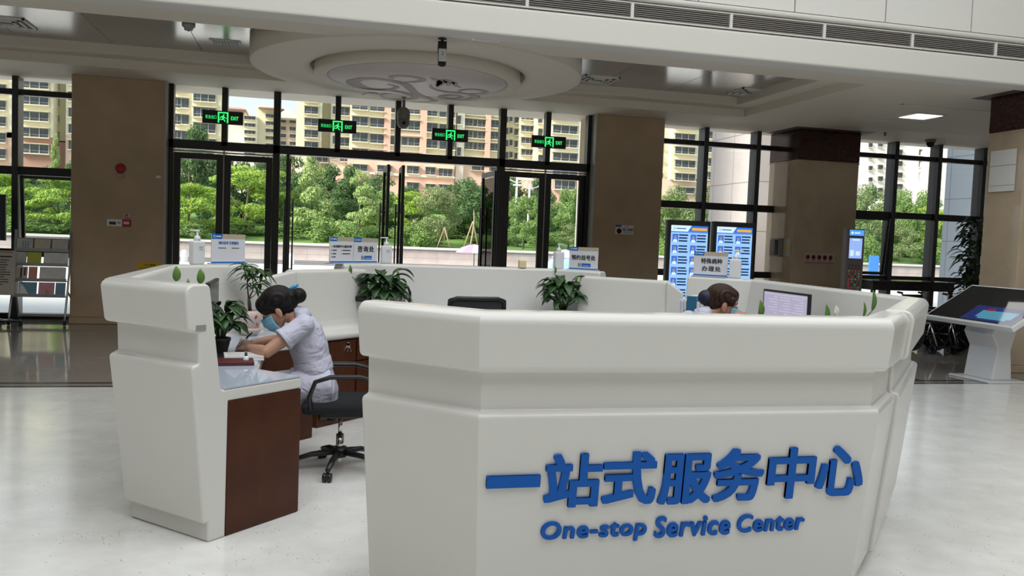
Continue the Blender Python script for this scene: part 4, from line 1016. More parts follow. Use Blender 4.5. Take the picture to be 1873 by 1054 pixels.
Mn = frame_m((-.10, -.0085, -.025), (1, 0, 0)); mb = MB(); mb.lathe([(.048, 0), (.048, .002), (.038, .002), (.038, 0)], 24, Mn); mb.tube([(-.03, .03, .001), (.03, -.03, .001)], .004, 5, Mn); mb.build('prohibition_ring', REDM, t)
mb = MB(); M = frame_m((0, -.008, 0), (1, 0, 0)); text_into(mb, '禁止吸烟', M, w=.19, h=.05, x0=-.035, y0=-.02, bold=.015); text_into(mb, 'No smoking', M, w=.15, x0=-.015, y0=-.06)
mb.b(-.15, -.09, -.0095, -.008, -.03, -.022); mb.b(.0, .08, -.0095, -.008, .05, .06); mb.build('print', TXT, t)
# prohibition strip on the middle column, glazed cabinet on its left side
p = at(1498, 472, Y=14.12); t = thing('prohibition_sign', 'strip of five red prohibition symbols low on the middle column', 'sign', (p.x, 14.12, p.z))
MB().b(-.30, .30, -.007, 0, -.09, .09).build('plate', mat('pinkish sign', (.52, .40, .37), .5), t)
DR = mat('dull red print', (.22, .03, .04), .6); mb = MB(); mb.b(-.30, .30, -.009, -.006, -.098, -.088)
for k in range(5):
    M = frame_m((-.24 + k * .12, -.0072, .01), (1, 0, 0)); mb.lathe([(.042, 0), (.042, .0015), (.032, .0015), (.032, 0)], 20, M); mb.tube([(-.025, .025, .001), (.025, -.025, .001)], .004, 5, M); mb.b(-.012, .012, -.0015, .0, -.02, .02, Matrix.Translation((-.24 + k * .12, -.0072, .01))); mb.b(-.035, .035, -.0015, 0, -.068, -.058, Matrix.Translation((-.24 + k * .12, -.0072, .01)))
mb.build('symbol', DR, t)
pa, pb = at(1405, 436, X=8.78), at(1428, 470, X=8.78)
yc_, zc_ = (pa.y + pb.y) / 2, (pa.z + pb.z) / 2; hw, hh = .16, abs(pa.z - pb.z) / 2
t = thing('glazed_case', 'small steel framed glazed case on the left side of the middle column', 'wall case', (8.78, 14.62, zc_))
MB().b(-.09, 0, -hw, hw, -hh, hh).build('case', GREYP, t, bevel=.006); MB().b(-.097, -.089, -hw + .02, hw - .02, -hh + .03, hh - .03).build('glass_front', mat('case glass', (.05, .055, .05), .08), t)
MB().b(-.012, .0, -.42, -.2, -.16, .16).build('label_plate', mat('case label', (.55, .5, .42), .5), t); MB().b(-.015, -.01, -.42, -.24, -.04, .03).build('yellow_label', YEL, t)
# papers on the right hand column
for (x0, y0, x1, y1), lab in (((1813, 277, 1855, 349), 'large white sheet taped high on the left face of the right hand column'),):
    a, b_ = at(x0, y0, X=9.285), at(x1, y1, X=9.285); t = thing('paper_notice', lab, 'paper', (9.285, (a.y + b_.y) / 2, (a.z + b_.z) / 2))
    hy, hz = abs(a.y - b_.y) / 2, abs(a.z - b_.z) / 2; PAP = mat('paper', (.72, .71, .68), .6)
    MB().b(-.003, .0, -hy, hy, -hz, hz * .24).build('sheet', PAP, t); MB().b(-.004, .0, -hy, hy, hz * .26, hz).build('sheet', PAP, t)
    MB().b(-.005, -.002, -hy, hy * .9, -hz * .72, -hz * .70).build('crease', GREYP, t)
# ================================================================ THINGS ON AND IN THE COUNTER
TOP = 1.2805; WT = .7600
BLd, BRd = 7.386, 10.41
def onBL(px, py): return at(px, py, n=(-1, 1, 0), d=BLd)
def onBR(px, py): return at(px, py, n=(1, 1, 0), d=BRd)
ACR = mat('acrylic edge', (.62, .66, .72), .1)
def desk_sign(lab, a, b_, z, hgt, paint, lean=.0):
    """upright card holder from plan point a to b_, foot on the counter at height z"""
    a, b_ = Vector((a.x, a.y, 0)), Vector((b_.x, b_.y, 0)); c = (a + b_) / 2; d = (b_ - a); w = d.length; d.normalize()
    t = thing('desk_sign', lab, 'desk sign', (c.x, c.y, z), math.atan2(d.y, d.x))
    MB().b(-w / 2, w / 2, -.004, .004, .008, hgt).build('card', SWHITE, t)
    MB().b(-w / 2, w / 2, -.045, .045, 0, .008).build('foot', ACR, t)
    M = frame_m((-w / 2, -.004, 0), (1, 0, 0))
    paint(t, M, w, hgt)
    return t
def rect(mb, M, x0, x1, y0, y1, d=.0012): mb.b(x0, x1, y0, y1, 0, d, M); return mb
def header(t, M, x0, w, h, txt=None):
    f = .32 * w
    mb = MB(); mb.prism([(x0, h * .84), (x0 + f * .92, h * .84), (x0 + f, h), (x0, h)], 0, .0014, M); mb.build('blue_tab', SBLUE, t)
    mb = MB(); mb.prism([(x0 + f * .95, h * .85), (x0 + w, h * .85), (x0 + w, h), (x0 + f * 1.03, h)], 0, .0012, M); mb.build('beige_band', SGOLD, t)
    mb = MB(); mb.lathe([(h * .045, 0), (h * .045, .0022), (h * .03, .0022), (h * .03, 0)], 14, M @ Matrix.Translation((x0 + f * .22, h * .92, 0)))
    mb.b(x0 + f * .38, x0 + f * .85, h * .90, h * .94, 0, .0022, M); mb.build('emblem', SWHITE, t)
def foot_line(t, M, x0, w, h): rect(MB(), M, x0, x0 + w, h * .04, h * .085, .0014).build('blue_line', SBLUE, t)
def button(t, M, x0, w, h):
    rect(MB(), M, x0 + w * .45, x0 + w * .76, h * .15, h * .30, .0014).build('blue_button', SBLUE, t); rect(MB(), M, x0 + w * .31, x0 + w * .43, h * .15, h * .30, .0014).build('grey_square', GREYP, t)
    rect(MB(), M, x0 + w * .50, x0 + w * .72, h * .19, h * .21, .002).build('white_dash', SWHITE, t)
def s1(t, M, w, h):
    header(t, M, 0, w, h); foot_line(t, M, 0, w, h)
    mb = MB(); text_into(mb, '预约挂号·互联服务', M, w=w * .60, h=h * .10, x0=w * .5, y0=h * .66, centre=True, bold=.012, depth=.0016); mb.build('blue_heading', SBLUE, t)
    mb = MB()
    for x in (.19, .59): rect(mb, M, w * x, w * (x + .23), h * .53, h * .55); 
    mb.build('caption', TXT, t)
ps = [onBL(386, 480), onBL(447, 478)]
desk_sign('white desk sign with blue heading beside the leftmost sanitizer bottle', ps[0], ps[1], TOP, .228, s1)
def s2(t, M, w, h):
    header(t, M, 0, w, h); foot_line(t, M, 0, w, h)
    mb = MB(); text_into(mb, '一站式服务中心服务内容', M, w=w * .86, h=h * .095, x0=w * .07, y0=h * .60, bold=.02)
    for i, y in enumerate((.48, .35, .23)):
        for x, l in ((.07, .22), (.5, .38)):
            if i == 2 and x > .3: continue
            rect(mb, M, w * x, w * (x + .025), h * y, h * (y + .035)); rect(mb, M, w * (x + .05), w * (x + l - .02 * i), h * y, h * (y + .035))
    mb.build('print', TXT, t)
def s3(t, M, w, h):
    header(t, M, 0, w, h); foot_line(t, M, 0, w, h); button(t, M, 0, w, h)
    mb = MB(); text_into(mb, '咨询处', M, w=w * .70, h=h * .24, x0=w * .5, y0=h * .45, centre=True, bold=.022, space=1.25); mb.build('print', TXT, t)
ps = [onBL(602, 477), onBL(645, 477), onBL(646, 477), onBL(689, 476)]
desk_sign('white desk sign with a bulleted list of services', ps[0], ps[1], TOP, .235, s2)
desk_sign('white desk sign reading inquiries in three large black characters', ps[2], ps[3], TOP, .232, s3)
def s4(t, M, w, h):
    header(t, M, 0, w, h); foot_line(t, M, 0, w, h); button(t, M, 0, w, h)
    mb = MB(); text_into(mb, '预约挂号处', M, w=w * .84, h=h * .22, x0=w * .5, y0=h * .44, centre=True, bold=.022, space=1.05); mb.build('print', TXT, t)
ps = [onBR(1041, 489), onBR(1093, 491)]
desk_sign('white desk sign with five large black characters at the back counter\'s right end', ps[0], ps[1], TOP, .222, s4)
def s5(t, M, w, h):
    header(t, M, 0, w, h); foot_line(t, M, 0, w, h)
    mb = MB(); text_into(mb, '特殊病种', M, w=w * .62, h=h * .22, x0=w * .53, y0=h * .52, centre=True, bold=.022, space=1.05); text_into(mb, '办理处', M, w=w * .56, h=h * .21, x0=w * .53, y0=h * .22, centre=True, bold=.022, space=1.2); mb.build('print', TXT, t)
ps = [onBR(1268, 504), onBR(1330, 506)]
desk_sign('white desk sign with two rows of black characters in front of the portrait displays', ps[0], ps[1], TOP + .006, .222, s5)

# sanitizer bottles
def sanitizer(px, py, lab, plane, z, s=1.0, turn=0):
    p = plane(px, py); t = thing('sanitizer_bottle', lab, 'hand sanitizer', (p.x, p.y, z), turn, 'sanitizer bottles on the counter tops'); t.scale = (s, s, s)
    MB().b(-.050, .050, -.030, .030, 0, .168).build('bottle', WPLAS, t, bevel=.012, seg=3)
    MB().lathe([(.022, .165), (.024, .185), (.020, .20), (.008, .205), (.007, .235)], 16).build('collar', WPLAS, t)
    MB().b(-.014, .014, -.010, .010, .232, .248).b(-.062, -.010, -.006, .006, .236, .246).build('pump_head', WPLAS, t, bevel=.004)
    M = frame_m((0, -.0305, 0), (1, 0, 0)); mb = MB()
    for y, x in ((.125, .03), (.117, .022), (.105, .03)): rect(mb, M, -.005, x, y, y + .003, .0006)
    mb.build('label_print', GREYP, t)
    return t
sanitizer(360, 481, 'white pump bottle of sanitizer left of the leftmost desk sign', onBL, TOP, 1.03, .78)
sanitizer(706, 478, 'white pump bottle of sanitizer right of the inquiries sign', lambda x, y: at(x, y, Y=8.02), TOP, 1.0, .2)
sanitizer(1021, 490, 'white pump bottle of sanitizer left of the five character sign', lambda x, y: at(x, y, Y=8.02), TOP, 1.0, PI + .3)
sanitizer(1344, 507, 'white pump bottle of sanitizer right of the two row sign', onBR, TOP + .006, 1.0, PI - .6)
p = at(955, 487, Y=8.0); t = thing('note_box', 'small yellow note box on the back counter', 'note box', (p.x, p.y, TOP)); MB().b(-.035, .035, -.03, .03, 0, .068).build('box', mat('pale yellow card', (.80, .66, .38), .6), t, bevel=.003); MB().b(-.03, .03, -.025, .025, .066, .072).build('paper_stack', mat('note paper', (.85, .8, .62), .7), t)
p = at(1082, 493, n=(1, 1, 0), d=BRd)

# ---- plants
def leaf_mat(name, c0, c1): 
    M = mat(name, c0, .38, noise=(9, .25, c1)); return M
LILY = leaf_mat('lily leaf', (.018, .060, .016), (.045, .115, .03)); LILY2 = leaf_mat('young lily leaf', (.08, .19, .03), (.15, .28, .05)); STEM = mat('green stem', (.07, .15, .04), .5)
POTW = mat('white glazed pot', (.70, .69, .66), .25); SOIL = mat('potting soil', (.035, .022, .014), .9); SPATHE = mat('white spathe', (.78, .80, .70), .5)
def blade(mb, pts, w, n=9, fold=.25, up=(0, 0, 1)):
    """leaf blade along a curve of 3 points (root, bend, tip)"""
    a, b_, c = [Vector(p) for p in pts]; vs = []; fs = []
    for i in range(n + 1):
        u = i / n; q = a * (1 - u) ** 2 + b_ * 2 * u * (1 - u) + c * u * u; tg = ((b_ - a) * (1 - u) + (c - b_) * u).normalized()
        s_ = tg.cross(Vector(up)); s_ = s_.normalized() if s_.length > 1e-4 else Vector((1, 0, 0)); nn = s_.cross(tg)
        ww = w * (math.sin(PI * u ** .8) ** .8 if 0 < u < 1 else .02)
        vs += [q - s_ * ww + nn * ww * fold, q, q + s_ * ww + nn * ww * fold]
    for i in range(n):
        o = i * 3; fs += [(o, o + 1, o + 4, o + 3), (o + 1, o + 2, o + 5, o + 4)]
    mb.add(vs, fs, None, True)
def solid(o, th=.0012):
    mo = o.modifiers.new('thickness', 'SOLIDIFY'); mo.thickness = th; return o
def lily(lab, x, y, z, n, h, spread, seed, pot=(.085, .16), extra=(), flowers=(), potm=None, yaw=0):
    """peace lily; extra: (tip point, width, bright?) leaves raised to given places; flowers: points of white spathes"""
    t = thing('peace_lily', lab, 'potted plant', (x, y, z)); rnd = random.Random(seed); r, ph = pot
    MB().lathe([(r * .68, 0), (r * .72, .006), (r, ph - .02), (r * 1.06, ph - .018), (r * 1.06, ph), (r * .94, ph), (r * .9, ph - .02), (.005, ph - .022)], 28).build('pot', potm or POTW, t)
    MB().lathe([(r * .90, ph - .024), (r * .90, ph - .016), (.003, ph - .012)], 20).build('soil', SOIL, t)
    lv = MB(); st = MB()
    for i in range(n):
        a = 2.399 * i + rnd.uniform(-.3, .3); el = rnd.uniform(.22, 1.0); R = spread * rnd.uniform(.45, 1) * (1.15 - .35 * el)
        d = Vector((math.cos(a), math.sin(a), 0)); z0 = ph + h * el * rnd.uniform(.55, .75)
        root = Vector((0, 0, ph - .02)) + d * .02; k = root + d * R * .38 + Vector((0, 0, z0 - ph))
        st.tube([root, root.lerp(k, .5) + Vector((0, 0, .02)), k], .0028, 5)
        L = rnd.uniform(.12, .19) * (h / .35)
        tip = k + d * L * .9 + Vector((0, 0, rnd.uniform(-.35, .15) * L)); mid = k + d * L * .45 + Vector((0, 0, L * .45))
        blade(lv, (k, mid, tip), L * rnd.uniform(.20, .27))
    yv = MB()
    for (tp, L, w) in extra:
        tp = Vector(tp) - Vector((x, y, z)); k = tp - Vector((0, 0, L)); st.tube([(0, 0, ph - .02), (k.x * .5, k.y * .5, (k.z + ph) * .55), k], .003, 5)
        blade(yv, (k, (k + tp) / 2 + Vector((.01, -.012, 0)), tp), w, up=(0.25, -1, 0.1))
    for fp in flowers:
        fp = Vector(fp) - Vector((x, y, z)); st.tube([(0, 0, ph - .02), (fp.x * .4, fp.y * .4, fp.z * .6), fp], .0028, 5)
        fm = MB(); blade(fm, (fp, fp + Vector((.012, 0, .03)), fp + Vector((.004, 0, .062))), .017, up=(0, -1, 0)); solid(fm.build('flower', SPATHE, t), .0015)
        MB().tube([fp, fp + Vector((-.004, -.01, .03))], [.004, .003], 6).build('spadix', mat('spadix', (.65, .6, .35), .6), t)
    solid(lv.build('leaves', LILY, t)); st.build('stems', STEM, t)
    if extra: solid(yv.build('young_leaves', LILY2, t))
    return t
lily('peace lily behind the end of the left counter, two bright leaves above the rim', -.60, 4.86, WT, 9, .30, .15, 3, extra=[(at(322, 486, Y=4.8), .085, .021), (at(366, 491, Y=4.86), .085, .021), (at(343, 509, Y=4.75), .06, .009)])
lp = at(409, 646, Z=WT)
lily('dark peace lily on the desk beside the writing nurse', lp.x - .02, lp.y, WT, 62, .32, .13, 8, pot=(.06, .10), potm=DGREY, extra=[(at(441, 559, Y=lp.y + .05), .06, .016)])
lily('peace lily on the back counter beside the thermos jug', .66, 7.52, WT, 64, .44, .22, 12, extra=[(at(727, 493, Y=7.5), .09, .013), (at(640, 484, Y=7.45), .09, .016)], flowers=[at(697, 510, Y=7.5)])
lily('peace lily in a white pot left of the right hand screen', 2.33, 7.55, WT, 72, .40, .24, 21, extra=[(at(1015, 486, Y=7.4), .075, .012), (at(1053, 504, Y=7.4), .06, .014)])
lily('peace lily inside the front counter before the lit monitor', 2.17, 3.68, WT, 10, .26, .16, 31, extra=[(at(1390, 548, Y=3.66), .09, .020)])
lily('peace lily with a white flower inside the right corner of the counter', 2.80, 4.10, WT, 12, .30, .18, 41, extra=[(at(1511, 556, Y=4.0), .10, .020), (at(1597, 531, Y=4.2), .12, .020), (at(1580, 552, Y=4.15), .09, .012)], flowers=[at(1527, 580, Y=4.0)])

# young money tree in a blush pot
mp = at(457, 604, n=(-1, 1, 0), d=7.0)
zb = WT
t = thing('potted_tree', 'slender potted tree in a blush pink pot in front of the nurse', 'potted plant', (mp.x, mp.y, zb))
BLUSH = mat('blush pot', (.62, .49, .45), .4); z0 = max(.0, mp.z - zb)
MB().lathe([(.05, 0), (.085, z0 + .004), (.088, z0 + .016), (.06, z0 + .018)], 28).build('saucer', BLUSH, t)
MB().lathe([(.062, z0 + .016), (.066, z0 + .018), (.086, z0 + .10), (.087, z0 + .148), (.080, z0 + .15), (.078, z0 + .135), (.003, z0 + .132)], 32).build('pot', BLUSH, t)
MB().lathe([(.077, z0 + .130), (.077, z0 + .138), (.003, z0 + .142)], 20).build('soil', SOIL, t)
mb = MB()
for dx, dy in ((.012, -.087), (.02, -.085), (.016, -.086)): mb.ball((dx + .03, dy + .012, z0 + .09 + dx), (.006, .004, .012), 8, 6)
mb.ball((.055, -.065, z0 + .05), (.006, .004, .014), 8, 6); mb.build('red_flower_motif', mat('red motif', (.35, .05, .05), .5), t)
def mt(px, py, dy=0): q = at(px, py, Y=mp.y + dy); return Vector((q.x - mp.x, q.y - mp.y, q.z - zb))
tk = MB(); tk.tube([(0, 0, z0 + .13), mt(456, 555), mt(455, 545)], [.014, .013, .009], 8)
tk.tube([mt(455, 548), mt(452, 520), mt(453, 500), mt(449, 486)], [.006, .005, .004, .003], 6).tube([mt(455, 548), mt(463, 530), mt(462, 505), mt(467, 492)], [.005, .004, .003, .002], 6).tube([mt(455, 548), mt(466, 540), mt(474, 520), mt(480, 500)], [.004, .003, .002, .002], 6)
tk.build('trunk', mat('young trunk', (.06, .05, .03), .7), t)
lf = MB(); rnd = random.Random(4)
whorls = [((449, 486), 9, 30), ((453, 500), 6, 22), ((462, 508), 7, 20), ((467, 492), 7, 26), ((474, 520), 7, 22), ((480, 500), 7, 30), ((452, 520), 5, 18), ((446, 492), 5, 30), ((478, 515), 5, 24), ((463, 524), 6, 18), ((470, 532), 5, 18)]
for (c, n, L) in whorls:
    for i in range(n):
        a = 6.28 * i / n + rnd.uniform(-.4, .4); l_ = L * rnd.uniform(.7, 1.15) * mp.y / F; k = mt(*c, rnd.uniform(-.05, .05))
        d = Vector((math.cos(a), .7 * math.sin(a), rnd.uniform(-.55, .25))).normalized()
        blade(lf, (k, k + d * l_ * .5 + Vector((0, 0, .18 * l_)), k + d * l_ + Vector((0, 0, -.22 * l_))), l_ * .17, 6)
q0, q1, q2 = mt(449, 503), mt(436, 512), mt(421, 517); blade(lf, (q0, q1 + Vector((0, 0, .01)), q2), .014)
q0, q1, q2 = mt(478, 497), mt(492, 488), mt(498, 498); blade(lf, (q0, q1, q2), .02); q0, q1, q2 = mt(480, 498), mt(495, 505), mt(497, 522); blade(lf, (q0, q1, q2), .018)
solid(lf.build('leaves', leaf_mat('money tree leaf', (.025, .085, .018), (.07, .17, .035)), t))

# ---- office chairs
def office_chair(lab, x, y, rz):
    """sitter looks along local +Y"""
    t = thing('office_chair', lab, 'office chair', (x, y, 0), rz)
    MB().b(-.24, .24, -.24, .25, .405, .475).build('seat', BLACKF, t, bevel=.035, seg=4)
    MB().b(-.09, .09, -.14, .14, .355, .405).tube([(.10, .05, .345), (.10, .05, .30)], .035, 12).build('seat_mechanism', BLACK, t, bevel=.01)
    MB().tube([(0, 0, .22), (0, 0, .36)], .014, 14).tube([(0, 0, .10), (0, 0, .235)], .025, 16).tube([(0, 0, .045), (0, 0, .10)], .02, 12).build('gas_column', CHROME, t)
    MB().tube([(0, 0, .085), (0, 0, .15)], .045, 16).build('hub', BLACK, t)
    for k in range(5):
        a = 2 * PI * k / 5 + .35; d = Vector((math.cos(a), math.sin(a), 0)); s_ = Vector((-d.y, d.x, 0))
        lg = MB().tube([d * .03 + Vector((0, 0, .118)), d * .18 + Vector((0, 0, .105)), d * .30 + Vector((0, 0, .072))], [(.022, .026), (.018, .022), (.014, .017)], 8).build('leg', BLACK, t)
        cs = MB().tube([d * .295 + Vector((0, 0, .075)), d * .295 + Vector((0, 0, .05))], .010, 8)
        for q in (-1, 1):
            Mw = Matrix.Translation(d * .295 + s_ * (.016 * q) + d * .012 + Vector((0, 0, .029))) @ Vector((0, 0, 1)).rotation_difference(s_).to_matrix().to_4x4()
            cs.lathe([(.01, -.011), (.026, -.011), (.029, -.004), (.029, .004), (.026, .011), (.01, .011)], 18, Mw)
        cs.build('caster', BLACK, lg)
    MB().tube([(0, -.14, .375), (0, -.27, .385), (0, -.30, .47), (0, -.285, .62)], [.02, .022, .022, .018], 8).build('back_post', BLACK, t)
    def bp(u, v):   # back surface: u across -1..1, v up 0..1
        return Vector((u * (.225 - .02 * v), -.275 - .045 * v + .03 * (1 - u * u) * -1, .52 + .59 * v))
    fr = MB(); rim = [bp(-1, .03 + .94 * k / 8) for k in range(9)] + [bp(-1 + 2 * k / 8, 1) for k in range(1, 8)] + [bp(1, .97 - .94 * k / 8) for k in range(9)] + [bp(1 - 2 * k / 8, 0) for k in range(1, 8)]
    fr.tube(rim + [rim[0], rim[1]], .016, 8, caps=False); fr.build('back_frame', BLACK, t)
    me_ = MB(); nu, nv = 12, 14; vs = [bp(-1 + 2 * i / nu, j / nv) for j in range(nv + 1) for i in range(nu + 1)]
    me_.add(vs, [(j * (nu + 1) + i, j * (nu + 1) + i + 1, (j + 1) * (nu + 1) + i + 1, (j + 1) * (nu + 1) + i) for j in range(nv) for i in range(nu)], None, True)
    solid(me_.build('back_mesh', mat('chair mesh', (.025, .027, .032), .8), t), .006)
    for s_ in (-1, 1):
        MB().tube([(s_ * .245, -.27, .575), (s_ * .265, -.22, .625), (s_ * .275, -.10, .655), (s_ * .275, .08, .655), (s_ * .272, .17, .625), (s_ * .262, .205, .53), (s_ * .24, .19, .44)], [(.013, .02), (.014, .022), (.015, .026), (.015, .026), (.014, .022), (.013, .018), (.013, .016)], 10, flat=1).build('armrest', BLACK, t)
    return t
chair1 = office_chair('black mesh office chair the writing nurse sits on', .24, 5.60, PI / 2)
office_chair('empty black mesh office chair seen over the front counter, its back to the hall', 1.21, 6.40, 0.04)
c3 = office_chair('black mesh office chair under the second nurse behind the front counter', 2.52, 5.25, -PI / 2); c3.scale = (1, 1, .86)

# ---- screens, papers and tools on the worktops
SCR = mat('monitor dark glass', (.045, .052, .048), .15)
def monitor(lab, x, y, zc_, w, h, face_x, scr, lines=None):
    """thin monitor in a plane of constant x; face_x = +1 or -1"""
    t = thing('monitor', lab, 'monitor', (x, y, WT), 0); zc_ -= WT
    MB().b(-.012, .012, -w / 2, w / 2, zc_ - h / 2, zc_ + h / 2).build('casing', BLACK, t, bevel=.004)
    MB().b(min(face_x * .010, face_x * .0135), max(face_x * .010, face_x * .0135), -w / 2 + .018, w / 2 - .018, zc_ - h / 2 + .02, zc_ + h / 2 - .016).build('screen', scr, t)
    MB().b(-face_x * .03 - .012, -face_x * .03 + .012, -.04, .04, .01, zc_).b(-.10, .10, -.12, .12, 0, .012).build('stand', BLACK, t, bevel=.003)
    if lines: lines(t, face_x, w, h, zc_)
    return t
a, b_ = at(373, 511, X=-.56), at(394, 501, X=-.56)
monitor('dark monitor seen nearly edge on behind the left counter rim', -.56, 5.50, 1.06, .54, .34, 1, SCR)
a, b_ = at(1399, 529, X=3.42), at(1483, 538, X=3.42)
LIT = mat('lit screen lilac', (.2, .2, .25), .2, emit=(.40, .36, .50), estr=.85); LITW = mat('screen pale row', (.3, .3, .3), .4, emit=(.62, .58, .70), estr=.8); LITB = mat('screen blue row', (.05, .05, .2), .4, emit=(.06, .07, .30), estr=.7)
def rows(t, fx, w, h, zc_):
    mb = MB(); rnd = random.Random(2)
    for k in range(15):
        z = zc_ + h / 2 - .05 - k * .02
        for j in range(3):
            y0 = -w / 2 + .06 + j * (w - .1) / 3; mb.b(fx * .0138 - .0005, fx * .0138 + .0005, y0, y0 + (w - .16) / 3 * rnd.uniform(.3, 1), z, z + .004)
    mb.b(fx * .0138 - .0005, fx * .0138 + .0005, -w / 2 + .03, w / 2 - .03, zc_ + h / 2 - .032, zc_ + h / 2 - .028); mb.build('screen_text', LITW, t)
    MB().b(fx * .0138 - .0006, fx * .0138 + .0006, .05, .13, zc_ - .0, zc_ + .006).build('screen_link', LITB, t)
w_ = abs(a.y - b_.y); zt_ = (a.z + b_.z) / 2
monitor('lit monitor with a pale form on its screen facing the second nurse', 3.42, (a.y + b_.y) / 2, zt_ - .19, w_, .38, -1, LIT, rows)
# small device and thermos jug at the back
dp_ = at(668, 547, n=(-1, 1, 0), d=6.94)
t = thing('card_reader', 'small dark card reader fixed at the right end of the screen behind the writing nurse', 'card reader', tuple(dp_), PI / 4)
MB().b(-.055, .055, -.03, .10, -.022, .02).build('housing', BLACK, t, bevel=.006); MB().b(-.05, .05, -.02, .10, -.085, -.022).build('bracket', GREYP, t, bevel=.004); MB().b(-.045, .02, -.032, -.028, -.012, .010).build('display', SCR, t)
kp = at(728, 556, Y=7.55)
t = thing('thermos_jug', 'steel and black thermos jug to the right of the back lily', 'jug', (kp.x, 7.55, WT))
MB().lathe([(.062, 0), (.068, .01), (.066, .22), (.056, .28), (.05, .30), (.03, .305)], 24).build('body', CHROME, t); MB().lathe([(.052, .296), (.050, .33), (.03, .345), (.012, .352), (.001, .354)], 20).build('lid', BLACK, t)
MB().tube([(.045, 0, .325), (.085, 0, .33), (.105, 0, .28), (.10, 0, .12), (.068, 0, .08)], [(.012, .016)] * 5, 8).build('handle', BLACK, t); MB().tube([(-.045, 0, .28), (-.07, 0, .315)], [.014, .008], 8).build('spout', CHROME, t)

# files in a row
fp = at(1240, 577, n=(1, 1, 0), d=9.42); fq = at(1312, 580, n=(1, 1, 0), d=9.42)
dv = Vector((fq.x - fp.x, fq.y - fp.y, 0)); Lf = dv.length; dv.normalize(); ang = math.atan2(dv.y, dv.x)
t = thing('file_rack', 'low black file rack holding the row of files behind the front counter', 'file rack', (fp.x, fp.y, WT), ang)
MB().b(-.02, Lf + .03, -.02, .24, 0, .04).b(-.02, -.014, -.02, .24, .04, .14).build('tray', BLACK, t)
c_w = mat('white file cover', (.66, .67, .72), .5); c_b = mat('teal blue binder', (.02, .14, .25), .4); c_n = mat('navy patterned folder', (.03, .05, .26), .5)
xx = 0
for wd_, hg, M, lab in ((.022, .31, c_w, 'thin white file at the left end of the file row'), (.022, .305, c_w, 'thin white file second in the file row'), (.024, .30, c_w, 'white file with printed spine left of the teal binder'), (.085, .345, c_b, 'thick teal blue binder in the file row'), (.03, .30, c_w, 'thin pale file right of the teal binder'), (.06, .315, c_w, 'wide white file right of the teal binder'), (.06, .305, c_n, 'navy patterned folder at the nurse end of the file row')):
    o = Matrix.Translation((fp.x, fp.y, WT + .04)) @ Matrix.Rotation(ang, 4, 'Z') @ Matrix.Translation((xx, 0, 0))
    t = thing('file_folder', lab, 'file', o.to_translation(), ang)
    MB().b(0, wd_ - .003, 0, .22, 0, hg).build('cover', M, t, bevel=.003); MB().b(.004, wd_ - .007, .01, .221, .005, hg + .002).build('paper_block', PAP, t)
    if 'printed' in lab: 
        mb = MB(); text_into(mb, '服务登记', frame_m((wd_ * .75, -.0008, .08), (0, 0, 1), (-1, 0, 0)), w=.15, h=.013); mb.build('spine_print', TXT, t)
    xx += wd_
# papers, books and tools where the first nurse writes
bp_ = at(449, 653, Z=WT + .02)
t = thing('notebook', 'thick white notebook under the writing hand', 'notebook', (bp_.x, bp_.y + .06, WT), .12)
MB().b(-.13, .10, -.09, .12, 0, .008).build('cover', c_w, t, bevel=.002); MB().b(-.128, .098, -.087, .117, .008, .026).build('pages', PAP, t); mb = MB()
for k in range(9): mb.b(-.11, .085, -.07 + k * .02, -.069 + k * .02, .026, .0265)
mb.build('ruling', GREYP, t)
bp_ = at(424, 664, Z=WT + .012)
t = thing('ledger', 'dark red ledger lying nearest the end of the left worktop', 'book', (bp_.x, bp_.y + .04, WT), .1)
MB().b(-.13, .12, -.08, .09, 0, .022).build('cover', mat('maroon cloth', (.09, .012, .018), .5), t, bevel=.003); MB().b(-.126, .121, -.076, .091, .003, .019).build('pages', PAP, t)
bp_ = at(452, 628, Z=WT)
t = thing('mouse', 'grey computer mouse beyond the writing hand', 'mouse', (bp_.x - .03, bp_.y + .12, WT), 1.6); MB().ball((0, 0, .014), (.055, .03, .022), 16, 8).build('shell', GREYP, t); MB().tube([(-.05, 0, .01), (-.12, .02, .006), (-.2, -.03, .005)], .002, 5).build('cord', BLACK, t)
bp_ = at(497, 672, Z=WT + .02)
t = thing('correction_bottle', 'small white bottle at the worktop edge below the nurse\'s elbow', 'bottle', (-.335, 5.20, WT)); MB().lathe([(.014, 0), (.016, .004), (.016, .035), (.008, .045)], 16).build('body', WPLAS, t); MB().lathe([(.008, .044), (.009, .046), (.008, .066), (.001, .068)], 12).build('cap', DGREY, t)
# ================================================================ THE TWO NURSES
SKIN = mat('skin', (.50, .27, .18), .45, sub=.12); SKIN2 = mat('skin warm', (.42, .21, .14), .45, sub=.12)
def clothmat(name, c):
    M = mat(name, c, .75); nt = M.node_tree; b = nt.nodes['Principled BSDF']
    t = nt.nodes.new('ShaderNodeTexCoord'); mp_ = nt.nodes.new('ShaderNodeMapping'); mp_.inputs['Scale'].default_value = (5, 8, 7); mp_.inputs['Rotation'].default_value = (.4, .6, .3)
    n = nt.nodes.new('ShaderNodeTexNoise'); n.inputs['Scale'].default_value = 1.3; n.inputs['Detail'].default_value = 3; n.inputs['Distortion'].default_value = 1.2
    bp = nt.nodes.new('ShaderNodeBump'); bp.inputs['Strength'].default_value = .75; bp.inputs['Distance'].default_value = .04
    nt.links.new(t.outputs['Object'], mp_.inputs[0]); nt.links.new(mp_.outputs[0], n.inputs['Vector']); nt.links.new(n.outputs['Fac'], bp.inputs['Height']); nt.links.new(bp.outputs[0], b.inputs['Normal'])
    return M
UNI = clothmat('pale lilac uniform', (.57, .57, .69)); TRS = clothmat('white trousers', (.70, .70, .74))
